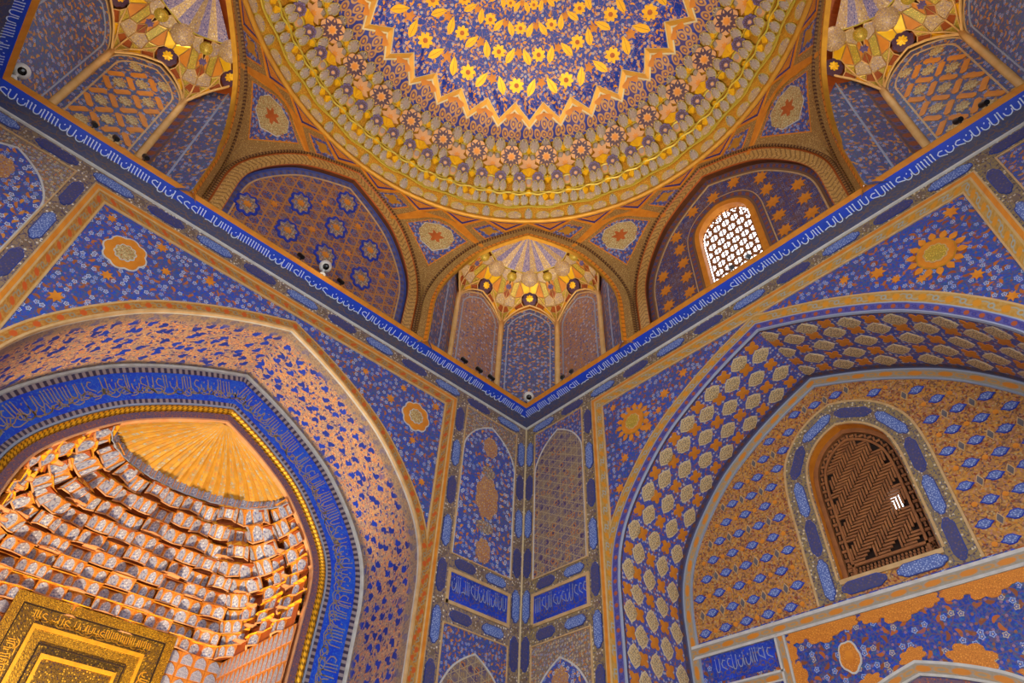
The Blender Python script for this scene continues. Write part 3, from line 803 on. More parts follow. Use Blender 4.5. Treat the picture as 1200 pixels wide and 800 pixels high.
for i in range(NR):
    P = pplan((i+.0)/NR); L, f = arc_frames(P)
    step = plan(i/NR)[1]-plan((i+1)/NR)[1]; KS = CELLS(max(.14, step/.30*.55)); L1, f1 = arc_frames(pplan((i+1)/NR))
    n = int(round(L/(.41-.010*i))); n += n % 2 == 0
    w = L/n; h = zr[i+1]-zr[i]
    for j in range(n):
        (x, y), (tx, ty) = f((j+.5)*w)
        kind = (0, 1, 3, 2)[(j+2*i) % 4] if i % 2 == 0 else (1, 3, 2, 0)[(j+i) % 4]
        nrm = Vector((-ty, tx, 0)); nrm = nrm if nrm.dot(Vector((x, y+.3, 0))) > 0 else -nrm
        (x1, y1), _t = f1((j+.5)*L1/n)
        sd = abs(nrm.x)
        lean = nrm*(nrm.dot(Vector((x1-x, y1-y, 0))))*(.58+.40*sd)
        zd = (lean+Vector((0, 0, h))); hh = zd.length; zd.normalize(); X = Vector((tx, ty, 0))
        Yd = zd.cross(X); Yd = Yd if Yd.dot(nrm) > 0 else -Yd
        m = mat3(Vector((x, y, zr[i]))+nrm*(.05, -.04, .0, -.06)[(j*3+i) % 4], X, Yd)
        link('stalactite_cell', (KF if sd > .55 else KS)[kind], mihrab, m @ Matrix.Diagonal((w*1.03, .30, hh*1.03, 1)))
    if i in (0, 1, 3, 4, 6):
        k = (7, 8, 7, 6, 5)[(0, 1, 3, 4, 6).index(i)]
        P2 = pplan((i+1)/NR); L2, f2 = arc_frames(P2)
        for j in range(k):
            (x, y), (tx, ty) = f2(L2*(j+.5)/k); nn = Vector((-ty, tx, 0)); nn = nn if nn.dot(Vector((x, y+.3, 0))) > 0 else -nn
            p = Vector((x, y, zr[i+1]-.012))-nn*.02
            link('soffit_rosette', ME['ros_mih'], mihrab, Matrix.Translation(p) @ Matrix.Rotation(-pi/2, 4, 'X') @ Matrix.Rotation(.0, 4, 'Y') @ Matrix.Diagonal((1, 1, .62, 1)))
# fan: fluted quarter cone closing the vault
nf = 44; mb = MB()
wT, dT, _ = plan(1.0)
lev = [(0, 0.0), (.25, .12), (.5, .30), (.75, .54), (.93, .82), (1.0, 1.0)]
rows = []
for q, (tt, _z) in enumerate(lev):
    z = ZF+.10+(ZT-.03-ZF-.10)*tt; sc_ = (1-tt)**.85 if tt < 1 else .03
    wz = min(wT*sc_+.02, hw_at(z)+.06)
    row = []
    for i in range(nf*2+1):
        a = pi*i/(nf*2); rr = 1+(.035 if i % 2 else -.0)
        row.append(mb.v(-wz*cos(a)*rr, dT*sc_*sin(a)*rr+.005, z, (i*.035, tt*1.2)))
    rows.append(row)
for q in range(len(lev)-1):
    for i in range(nf*2): mb.f((rows[q][i], rows[q][i+1], rows[q+1][i+1], rows[q+1][i]), 0 if i % 4 < 2 else 1)
mb.build('fluted_fan', ['fan_gold', 'gold_soft'], mihrab)
P = pplan(1.0); L, f = arc_frames(P); n = 19
ME['fan_cell'] = cell('fan_cell', [(-.5, .1), (-.3, 0), (.3, 0), (.5, .1)], ['grey_cell_blue', 'orange', 'gold_bright', 'pale_blue_line'], .1)
for j in range(n):
    (x, y), (tx, ty) = f((j+.5)*L/n); nn = Vector((-ty, tx, 0)); nn = nn if nn.dot(Vector((x, y+.3, 0))) > 0 else -nn
    link('fan_cell', ME['fan_cell'], mihrab, mat3((x, y, ZF-.02), (tx, ty, 0), nn) @ Matrix.Diagonal((L/n, .12, .20, 1)))
# flat tiles below the vault: back wall and both cheeks
mb = MB()
mb.quad([(-WB, 0, ZB), (-WB, DB, ZB), (-WB, DB, ZS), (-WB, 0, ZS)], 0); mb.quad([(WB, DB, ZB), (WB, 0, ZB), (WB, 0, ZS), (WB, DB, ZS)], 0)
mb.quad([(-WB, DB+.05, ZB), (WB, DB+.05, ZB), (WB, DB+.05, ZS+.2), (-WB, DB+.05, ZS+.2)], 0)
mb.build('niche_lining', 'orange_red', mihrab)
mb = MB(); P_ = [(.10, .04), (.90, .04), (.90, .50), (.80, .72), (.64, .86), (.5, .95), (.36, .86), (.20, .72), (.10, .50)]
mb.plate([(0, 0), (1, 0), (1, 1), (0, 1)], 0, .04, 1, 2); mb.plate(P_, -.04, .03, 0, 2)
ME['arch_tile'] = mb.mesh('arch_tile', ['grey_cell_blue', 'orange_micro', 'tan_rim'])
def tiles(mfun, wd, z0, z1, tw, th, skip=None):
    n = int(round(wd/tw)); r = int(round((z1-z0)/th))
    for j in range(r):
        for i in range(n):
            if skip and skip((i+.5)*wd/n, z0+(j+.5)*(z1-z0)/r): continue
            link('arch_tile', ME['arch_tile'], mihrab, mfun(i*wd/n, z0+j*(z1-z0)/r) @ Matrix.Diagonal((wd/n*.97, .3, (z1-z0)/r*.97, 1)))
tiles(lambda u, z: Matrix.Translation((-WB+u, DB+.02, z)), 2*WB, 2.42, ZS, .225, .185, lambda u, z: abs(u-WB) < 1.18 and z < 3.80)
tiles(lambda u, z: mat3((WB-.012, DB-u, z), (0, -1, 0), (1, 0, 0)), DB, 2.42, ZS, .15, .26)
# gilded carved panel on the back wall
pan = empty('carved_panel', loc=(XM, YM+DB+.0, 0)); tag(pan, 'gilded carved panel with nested frames on the back of the golden niche', 'panel')
def frame_part(name, hw_, zt, t, mats, y0, y1, slot=0):
    mb = MB(); mb.sweep([(-hw_, 1.0), (-hw_, zt), (hw_, zt), (hw_, 1.0)], [(0, y0, 0), (0, y1, 0), (-t, y1, 0), (-t, y0, 0)]); return mb.build(name, mats, pan)
ZP = 3.86
mb = MB(); mb.plate([(-1.13, 1.0), (1.13, 1.0), (1.13, ZP-.03), (-1.13, ZP-.03)], 0, .05, 0); mb.build('board', 'gold_carved_dark', pan)
frame_part('outer_frame', 1.16, ZP, .13, ['gold_carved'], .02, -.10)
frame_part('dark_fillet', 1.03, ZP-.13, .016, ['wood_dark'], .02, -.085)
band_ = frame_part('inscription_frame', 1.01, ZP-.15, .22, ['gold_carved_dark'], .02, -.07)
frame_part('gold_fillet', .79, ZP-.37, .05, ['gold'], .02, -.11)
frame_part('inner_frame', .74, ZP-.42, .12, ['gold_carved'], .02, -.09)
frame_part('gold_fillet', .52, ZP-.70, .045, ['gold'], .02, -.10)
frame_part('dark_fillet', .60, ZP-.58, .014, ['wood_dark'], .02, -.075)
up, dn = strokes(1.7, .18, random.Random(21), .07); mb = MB()
for P, kk in up+dn: ribbon(mb, [(-.86+x, ZP-.365+z) for x, z in P], .014, -.076, 0)
for sx in (-1, 1):
    up, dn = strokes(2.2, .18, random.Random(23+sx), .07)
    for P, kk in up+dn: ribbon(mb, [(sx*.80+z*sx, 1.1+x) for x, z in P], .014, -.076, 0)
mb.build('lettering', 'gold', band_)

# ------------------------------------------------------------------ back wall of the right niche with the lattice window
D = 1.5; U = UCR
WC = -2.64; WHW, WZ0, WSP, WAP = .65, 4.03, 5.30, 6.20      # window opening
mb = MB()
prof0 = [(x, z) for x, z in AR]
win = arch(WC, WHW, WSP, WAP, WZ0, True)
# field = big arch outline minus the window: strips from the window outline to the arch outline
ZBAND = 3.79
def zig(P): return P
for i in range(1, len(AR)-2):
    (x0, z0), (x1, z1) = AR[i], AR[i+1]
    def low(x):
        if abs(x-WC) >= WHW: return ZBAND
        for (a, za), (b, zb) in zip(win[1:-1], win[2:-1]):
            if a <= x <= b: return za+(zb-za)*(x-a)/max(1e-6, b-a)
        return WAP
    xs = sorted({x0, x1}|{q for q in (WC-WHW, WC-WHW+1e-4, WC+WHW, WC+WHW-1e-4) if x0 < q < x1}|{q[0] for q in win[1:-1] if x0 < q[0] < x1})
    for a, b in zip(xs, xs[1:]):
        za, zb = z0+(z1-z0)*(a-x0)/(x1-x0), z0+(z1-z0)*(b-x0)/(x1-x0)
        m_ = (a+b)/2; inside = abs(m_-WC) < WHW
        la, lb = (low(a), low(b)) if inside else (ZBAND, ZBAND)
        mb.quad([(a, D, la), (b, D, lb), (b, D, zb), (a, D, za)], 0)
mb.quad([(WC-WHW, D, ZBAND), (WC+WHW, D, ZBAND), (WC+WHW, D, WZ0), (WC-WHW, D, WZ0)], 0)
mb.quad([(U-2.95, D, ZB), (U+2.95, D, ZB), (U+2.95, D, ZBAND), (U-2.95, D, ZBAND)], 1)
nw = mb.build('niche_back', ['niche_field', 'floral_lower'], wr)
def sw(name, path, prof, mats, parent=wr, closed=False):
    m = MB(); m.sweep(path, prof, closed); return m.build(name, mats, parent)
sw('arch_edge_border', AR, [(0, D, 0), (0, D-.03, 0), (-.025, D-.03, 1), (-.135, D-.012, 0), (-.15, D-.02, 0), (-.165, D-.02, 0), (-.165, D, 0)], ['pale_blue_line', 'band_cart'])
sw('ledge_border', [(U-2.9, ZBAND-.13), (U+2.9, ZBAND-.13)], [(.10, D, 0), (.10, D-.03, 0), (.06, D-.03, 1), (-.05, D-.02, 0), (-.09, D-.03, 0), (-.09, D, 0)], ['white_line', 'band_cart'])
# small inscription panel under the ledge, its border, and the orange cloud border of the lower blue field
IP = [(-5.36, 3.22), (-4.40, 3.22), (-4.40, 3.56), (-5.36, 3.56)]
mb = MB(); mb.plate(IP, D, .008, 0); ip = mb.build('inscription_panel', 'inscription_blue', wr)
up, dn = strokes(.9, .32, random.Random(9), .075); mb = MB()
for P, kk in up: ribbon(mb, [(-5.33+x, 3.22+z) for x, z in P], .012, D-.012, 0)
for P, kk in dn: ribbon(mb, [(-5.33+x, 3.22+z) for x, z in P], .009, D-.011, 1)
mb.build('lettering', ['pale_blue_line', 'letter_brown'], ip)
sw('panel_border', [(-4.28, 1.0), (-4.28, 3.6)], [(.075, D, 0), (.075, D-.025, 0), (.045, D-.025, 1), (-.05, D-.02, 0), (-.08, D-.025, 0), (-.08, D, 0)], ['white_line', 'band_cart'])
sw('panel_border', [(-5.5, 3.11), (-4.3, 3.11)], [(.06, D, 0), (.06, D-.025, 0), (.035, D-.025, 1), (-.05, D-.02, 0), (-.07, D-.025, 0), (-.07, D, 0)], ['white_line', 'band_cart'])
AD = arch(U, 1.35, 2.0, 2.92, 0)                          # arch of the doorway below, only its crown is in sight
sw('lower_arch_border', AD, [(0, D, 0), (0, D-.03, 0), (-.03, D-.03, 1), (-.13, D-.02, 0), (-.16, D-.03, 0), (-.18, D+.3, 0)], ['white_line', 'band_cart'])
mb = MB(); mb.plate(offset(AD, -.17)[::-1], D-.004, .003, 0); mb.build('lower_arch_field', 'red_micro', wr)
def cloud(path, r, n, dz):
    L_, f_ = arc_frames(path)
    for i in range(n):
        (x, z), (tx, tz) = f_(L_*(i+.5)/n); rr = r*(1.25 if i % 3 == 1 else .8)
        if z < 1.5: continue
        link('cloud_motif', ME['cloud'], wr, at(x-tz*rr*dz, z+tx*rr*dz, D-.003, atan2(tz, tx), rr/.2))
ME['cloud'] = plate_mesh('cloud_motif', CCW(lobed(7, .2, .05, 1.25, .75)), ['orange_micro'], .008)
cloud([(-4.2, ZBAND-.24), (U+2.8, ZBAND-.24)], .17, 13, -.25); cloud([(-4.2, 1.6), (-4.2, 3.5)], .14, 6, -.3); cloud(AD, .17, 13, .35)
medallion(wr, -3.45, 3.12, .18, ['orange_micro', 'white_line', 'orange', 'orange_micro'], 5, .8, 1.1).location.y = D-.004
# plaques in staggered rows over the field
ME['plaque'] = ringed('plaque', [(x*.86, z*.98) for x, z in ((.13, 0), (.08, .028), (.05, .055), (0, .062), (-.05, .055), (-.08, .028), (-.13, 0), (-.08, -.028), (-.05, -.055), (0, -.062), (.05, -.055), (.08, -.028))], ['cart_light', 'blue'], .008, .014)
ME['grey_lozenge'] = ringed('grey_lozenge', [(.046, 0), (.026, .042), (0, .085), (-.026, .042), (-.046, 0), (-.026, -.042), (0, -.085), (.026, -.042)], ['grey_lozenge', 'tan_line'], .008, .010)
ME['stud'] = plate_mesh('orange_stud', lobed(8, .034, .004), ['orange'], .008)
WS = arch(WC, 1.0, 5.30, 6.58, ZBAND, True)                    # outer line of the cartouche surround of the window
def inside(P, x, z):
    r = False
    for (a, b), (c, d) in zip(P, P[1:]+P[:1]):
        if (b > z) != (d > z) and x < (c-a)*(z-b)/(d-b)+a: r = not r
    return r
INN = offset(AR, -.28); WSo = offset(WS, .10)
for j in range(0, 13):
    z = ZBAND+.10+j*.255
    for i in range(0, 38):
        x = U-2.98+.17*i+(.17 if (j//1) % 2 else 0)*1.0
        if not inside(INN, x, z) or inside(WSo, x, z) or z < ZBAND+.05: continue
        if i % 2 == 0: link('plaque', ME['plaque'], wr, at(x, z, D-.002))
        elif j % 2: link('grey_lozenge', ME['grey_lozenge'], wr, at(x, z, D-.002))
        else: link('orange_stud', ME['stud'], wr, at(x, z, D-.002))
# window surround: tan strip with cartouches
m = MB(); m.sweep(WS, [(.02, D, 0), (.02, D-.02, 0), (-.01, D-.02, 0), (-.01, D-.012, 1), (-.37, D-.010, 1)]); m.build('window_surround', ['tan_line', 'tan_micro_r'], wr)
Lw, fw = arc_frames(offset(WS, -.19)); nW = 10
for i in range(nW):
    (x, z), (tx, tz) = fw(Lw*(i+.5)/nW); link('cartouche', ME['cart_dark' if i % 2 else 'cart_light'], wr, at(x, z, D-.008, atan2(tz, tx), .98))
    if i:
        (x, z), (tx, tz) = fw(Lw*i/nW); link('rosette_tile', ME['rosette'], wr, at(x, z, D-.008, 0, .8))
for i, x in enumerate((-3.0, -2.28)): link('cartouche', ME['cart_dark' if i == 0 else 'cart_light'], wr, at(x, 3.90, D-.008, 0, 1.05))
# the window itself: reveal, frame, lattice of short laths on a backing, daylight through a gap
win1 = empty('window_1', MR @ Matrix.Translation((0, D, 0))); tag(win1, 'arched wooden lattice window in the right niche wall with one gap of daylight', 'window', None, 'structure')
m = MB(); m.sweep(win, [(.03, 0, 0), (.03, -.02, 0), (0, -.02, 1), (-.005, .22, 1)]); m.sweep([(WC+WHW, WZ0), (WC-WHW, WZ0)], [(.0, -.02, 0), (.06, -.02, 0), (.06, 0, 0)]); m.sweep([(WC+WHW, WZ0), (WC-WHW, WZ0)], [(0, -.02, 0), (-.005, .22, 0)])
m.build('window_reveal', ['tan_line', 'orange'], win1)
wi = arch(WC, WHW-.0, WSP, WAP, WZ0, True)
m = MB(); m.sweep(wi, [(0, .20, 0), (0, .14, 0), (-.07, .14, 0), (-.07, .20, 0)]); m.sweep([(WC+WHW, WZ0), (WC-WHW, WZ0)], [(0, .20, 0), (0, .14, 0), (-.07, .14, 0), (-.07, .2, 0)])
m.build('window_frame', 'wood', win1)
HX, HZ = (-2.40, -2.28), (4.82, 5.0)                       # the gap
m = MB(); back = offset(arch(WC, WHW+.05, WSP, WAP+.05, WZ0-.05), 0)
def rect(x0, x1, z0, z1): m.quad([(x0, .26, z0), (x1, .26, z0), (x1, .26, z1), (x0, .26, z1)])
rect(WC-WHW, HX[0], WZ0, WAP); rect(HX[1], WC+WHW, WZ0, WAP); rect(HX[0], HX[1], WZ0, HZ[0]); rect(HX[0], HX[1], HZ[1], WAP)
m.build('backing', 'wood_dark', win1)
m = MB(); pit = .042; nb = 4; bw_ = .027
ini = offset(wi, -.07); inner = offset(wi, -.20)
for i in range(-40, 41):
    for j in range(0, 60):
        for o in (0, 1):
            if (i-j) % (2*nb) == 0 and o == 0: x0, x1, z0, z1 = i*pit, (i+nb)*pit-.012, j*pit, j*pit+bw_
            elif (i-j) % (2*nb) == 2*nb-1 and o == 1: x0, x1, z0, z1 = i*pit, i*pit+bw_, (j-0)*pit, (j+nb)*pit-.012
            else: continue
            x0 += WC; x1 += WC; z0 += WZ0+.03; z1 += WZ0+.03
            if inside(inner, (x0+x1)/2, (z0+z1)/2) and z0 > WZ0+.2: m.box(x0, x1, .165, .185, z0, z1)
m.build('lattice', 'wood', win1)
m = MB(); m.sweep(offset(wi, -.17), [(0.015, .18, 0), (.015, .15, 0), (-.02, .15, 0), (-.02, .18, 0)]); m.sweep([(WC+WHW-.1, WZ0+.2), (WC-WHW+.1, WZ0+.2)], [(.015, .18, 0), (.015, .15, 0), (-.02, .15, 0), (-.02, .18, 0)])
La, fa_ = arc_frames(offset(wi, -.115)); na = 70
for i in range(na):
    (x, z), (tx, tz) = fa_(La*(i+.5)/na)
    if i % 2 == 0: m.box(x-.03, x+.03, .165, .185, z-.018, z+.018)
    else: m.box(x-.013, x+.013, .165, .185, z-.03, z+.03)
for i in range(22):
    x = WC-WHW+.12+i*.05
    m.box(x, x+.03, .165, .185, WZ0+.09, WZ0+.125); m.box(x+.01, x+.035, .165, .185, WZ0+.135, WZ0+.165)
m.build('lattice_border', 'wood', win1)

# ------------------------------------------------------------------ cornice on four sides with the running inscription
SIDES = [('trim_1', ML, -2.84, 7.14, 'blue inscribed cornice with gilded lip along the top of the left wall'),
         ('trim_2', MR, -7.726, 2.254, 'blue inscribed cornice with gilded lip along the top of the right wall'),
         ('trim_3', rot_z(pi/2, (-2.84, 0, 0)), -2.254, 7.726, 'blue inscribed cornice at the far left corner, mostly cut off by the picture'),
         ('trim_4', rot_z(pi, (0, -2.254, 0)), -7.14, 2.84, 'inscribed cornice over the unseen entrance side of the hall')]
CP = [(0, 7.965, 0), (.022, 7.975, 0), (.028, 8.0, 0), (.012, 8.018, 1), (.045, 8.06, 1), (.095, 8.115, 1), (.135, 8.150, 2), (.19, 8.215, 2), (.232, 8.272, 3), (.262, 8.30, 3), (.282, 8.318, 4), (.284, 8.335, 4), (.262, 8.338, 5), (-.55, 8.338, 5)]
CP = [(o*1.268 if o > 0 else o, 8+(z-8)*.72, k) for o, z, k in CP]
for nm, mat, u0, u1, lab in SIDES:
    mb = MB(); w = 0
    for j in range(len(CP)-1):
        (o, z, k), (o2, z2, _) = CP[j], CP[j+1]
        mb.quad([(u0+o, -o, z), (u1-o, -o, z), (u1-o2, -o2, z2), (u0+o2, -o2, z2)], k, [(u0, 0), (u1, 0), (u1, hypot(o2-o, z2-z)), (u0, hypot(o2-o, z2-z))])
    c = mb.build(nm, ['white_line', 'cove', 'cornice_blue', 'orange', 'gold_soft', 'drum_tan']); c.matrix_world = mat
    tag(c, lab, 'cornice', None, 'structure')
    if nm == 'trim_4': continue
    rng = random.Random(len(nm)+int(u1*10)); L = u1-u0-.36
    def xf(x, h, z):
        # h: height across the sloping face 0..1
        o = 1.268*(.085+(.222-.085)*h); zz = 8+.72*(.098+(.252-.098)*h)
        return (x, -o-.006, zz-.004)
    up, dn = strokes(L, 1.0, rng, .095, False)
    mb = MB(xf)
    for P, kk in up:
        for a, b in zip(P, P[1:]):
            ribbon_ = [(u0+.18+a[0], a[1]-.12), (u0+.18+b[0], b[1]-.12)]
            d = (b[0]-a[0], (b[1]-a[1])*.2); l = hypot(*d) or 1; nx, nz = -d[1]/l*.0065, d[0]/l*.0065/.2
            mb.f([mb.v(ribbon_[0][0]-nx, ribbon_[0][1]-nz, 0), mb.v(ribbon_[1][0]-nx, ribbon_[1][1]-nz, 0), mb.v(ribbon_[1][0]+nx, ribbon_[1][1]+nz, 0), mb.v(ribbon_[0][0]+nx, ribbon_[0][1]+nz, 0)], 0)
    mb.build('lettering', 'letter_white', c)
    def xf2(x, h, z): return (x, -1.268*(.03+.09*h)-.003, 8+.72*(.03+.11*h)-.003)
    mb = MB(xf2)
    _, dn = strokes(L, 1.0, rng, .11)
    for P, kk in dn:
        for a, b in zip(P, P[1:]):
            d = (b[0]-a[0], (b[1]-a[1])*.14); l = hypot(*d) or 1; nx, nz = -d[1]/l*.005, d[0]/l*.005/.14
            p, q = (u0+.18+a[0], a[1]*1.6), (u0+.18+b[0], b[1]*1.6)
            mb.f([mb.v(p[0]-nx, p[1]-nz, 0), mb.v(q[0]-nx, q[1]-nz, 0), mb.v(q[0]+nx, q[1]+nz, 0), mb.v(p[0]+nx, p[1]+nz, 0)], 0)
    mb.build('faded_lettering', 'letter_brown', c)

# ------------------------------------------------------------------ octagonal zone of arches under the dome
AP, RR, ZR = 4.8, 4.62, 11.5
def rho(phi, z):
    t = min(max((z-9.3)/(ZR-9.3), 0), 1); b = t*t*(3-2*t)
    return AP/cos(phi)*(1-b)+RR*b
def txf(u, d, z):
    ph = atan2(u, AP); r = rho(ph, z)+d/max(.9, cos(ph)); return (r*sin(ph), r*cos(ph), z)
def fmat(k): return rot_z(k*pi/4-pi/2, (CX, CY, 0))
OUT = arch(0, 1.98823, 9.15, 11.33, 8.165)
ZL = 8.243
def pxf(ph, z, d=0.0):
    """point on the zone at angle ph (degrees from the face axis)"""
    p = radians(ph); r = rho(((p+pi/8) % (pi/4))-pi/8, z)+d
    return Vector((r*sin(p), r*cos(p), z))
drum = empty('drum', fmat(1)); tag(drum, 'gilded and blue band of kite panels between the arches and the dome ring', 'drum', None, 'structure')
def patch(name, pts, mats, d=-.012, th=.014, parent=drum, ring=None, sub=3, ph0=0.0):
    """polygon given as (angle, z) corners laid on the curved zone; edges subdivided; mats face, rim"""
    pts = CCW([(a*.0836, z) for a, z in pts])          # degrees to metres so that offsets are isotropic
    P = []
    n = len(pts)
    for i in range(n):
        a, b = pts[i], pts[(i+1) % n]
        for j in range(sub): P.append((a[0]+(b[0]-a[0])*j/sub, a[1]+(b[1]-a[1])*j/sub))
    mb = MB()
    def ringv(Q, dd): return [mb.v(*pxf(ph0+x/.0836, z, dd), uv=(x, z)) for x, z in Q]
    def layer(Q, d0, d1, k):
        a, b = ringv(Q, d0), ringv(Q, d1); m = len(Q)
        for i in range(m): mb.f((a[i], a[(i+1) % m], b[(i+1) % m], b[i]), k)
        cx = sum(x for x, z in Q)/m; cz = sum(z for x, z in Q)/m
        c = mb.v(*pxf(ph0+cx/.0836, cz, d1), uv=(cx, cz))
        for i in range(m): mb.f((b[i], b[(i+1) % m], c), k)
    layer(P, d+th, d, 1 if ring else 0)
    if ring: layer(offset(P, ring, True), d, d-.006, 0)
    return mb.build(name, mats, parent)
FACES = list(range(8))
VIS = (7, 0, 1, 2, 3)
for k in FACES:
    ph0 = (1-k)*45.0                                     # drum frame is turned to face 1; clockwise positive
    rotm = Matrix.Rotation(radians(-ph0), 4, 'Z')
    # plain ground above the arch up to the ring
    mb = MB(txf); Q = [p for p in OUT]
    nz = 5
    for i in range(len(Q)-1):
        (x0, z0), (x1, z1) = Q[i], Q[i+1]
        if abs(x0-x1) < 1e-6: continue
        a = [mb.v(x0, 0, z0+(ZR-z0)*j/nz) for j in range(nz+1)]; b = [mb.v(x1, 0, z1+(ZR-z1)*j/nz) for j in range(nz+1)]
        for j in range(nz): mb.f((a[j], b[j], b[j+1], a[j+1]))
    g = mb.build('ground', 'drum_tan', drum); g.matrix_local = rotm
    if k in VIS or k in (4, 6):
        q = ph0-22.5                                     # kite centred on the left edge of this face
        kite = [(q, 10.06), (q+8.0, 10.76), (q+2.2, 11.10), (q, 11.17), (q-2.2, 11.10), (q-8.0, 10.76)]
        kp = [(0, 10.10), (7.7, 10.76), (2.4, 11.08), (0, 11.12), (-2.4, 11.08), (-7.7, 10.76)]
        o = patch('kite_panel', kp, ['floral_strip', 'orange'], -.010, .016, drum, .02, 3, q); 
        patch('kite_medallion', [(4.5*cos(a)*(1+.05*cos(8*a)), 10.73+.30*sin(a)*(1+.05*cos(8*a))) for a in [2*pi*i/24 for i in range(24)]], ['medallion_cream', 'white_line'], -.020, .012, drum, .016, 1, q)
        patch('medallion_flower', [(1.5*cos(a)*(1+.38*cos(6*a)), 10.73+.105*sin(a)*(1+.38*cos(6*a))) for a in [2*pi*i/20 for i in range(20)]], ['orange_red'], -.031, .008, drum, None, 1, q)
        for sx in (-1, 1):
            cxr = sx*12.6
            patch('rhomb_panel', [(cxr-sx*4.4, 11.16), (cxr, 11.36), (cxr+sx*4.2, 11.10), (cxr-sx*.6, 10.88)], ['floral_strip', 'orange'], -.010, .014, drum, .022, 2, q)
            patch('rhomb_blossom', [(cxr+(1.9+.0*i)*cos(a)*(1+.3*cos(4*a)), 11.13+.10*sin(a)*(1+.3*cos(4*a))) for i, a in enumerate([2*pi*i/16 for i in range(16)])], ['gold_soft'], -.022, .008, drum, None, 1, q)
        for j in range(4):
            c = -16.875+11.25*j
            patch('chevron_panel', [(c-5.1, 11.475), (c+5.1, 11.475), (c+.3, 11.215), (c-.3, 11.215)], ['orange_micro', 'blue_dark'], -.010, .014, drum, .05, 3, q)
            patch('net_strip', [(c-5.4, 11.50), (c-.1, 11.20), (c, 11.165), (c-.9, 11.19), (c-6.3, 11.50)], ['orange'], -.018, .02, drum, None, 3, q)
            patch('net_strip', [(c+5.4, 11.50), (c+.1, 11.20), (c, 11.165), (c+.9, 11.19), (c+6.3, 11.50)], ['orange'], -.018, .02, drum, None, 3, q)
        for sx in (-1, 1):
            patch('net_strip', [(0, 11.20), (sx*2.6, 11.15), (sx*11.6, 10.62), (sx*12.2, 10.66), (sx*5.6, 11.20), (0, 11.245)], ['orange'], -.014, .016, drum, None, 3, q)
# gilded ring
mb = MB(); mb.lathe([(4.63, 11.46), (4.60, 11.455), (4.55, 11.475), (4.535, 11.51), (4.55, 11.545), (4.60, 11.555)], 128); mb.build('gilded_ring', 'gold_soft', drum, True)

def arch_frame(root, kind):
    """moulded arch round the opening of a face"""
    def sweep(name, prof, mats):
        mb = MB(txf); mb.sweep(OUT, prof); return mb.build(name, mats, root)
    sweep('bead_row', [(.0, 0, 0), (-.005, -.03, 0), (-.045, -.035, 0), (-.055, -.005, 0)], ['dots'])
    if kind == 'niche':
        sweep('arch_band', [(-.055, -.005, 0), (-.065, -.012, 0), (-.19, -.018, 0), (-.195, -.03, 1), (-.25, -.032, 1), (-.255, -.05, 2), (-.285, -.05, 2), (-.29, .03, 2)], ['drum_tan', 'orange_dash', 'gold_soft'])
    else:
        sweep('arch_band', [(-.055, -.005, 1), (-.075, -.03, 1), (-.085, -.012, 0), (-.275, -.022, 1), (-.285, -.03, 1), (-.29, 0, 1)], ['chevron', 'orange_red'])
        mb = MB(); mb.xf = txf; mb.sweep(OUT, [(-.29, 0, 0), (-.29, root['deep']+.02, 0)]); mb.build('arch_reveal', 'brown_edge', root)
INN = offset(OUT, -.29)
INF = [(txf(x, 0, z)[0], z) for x, z in INN]
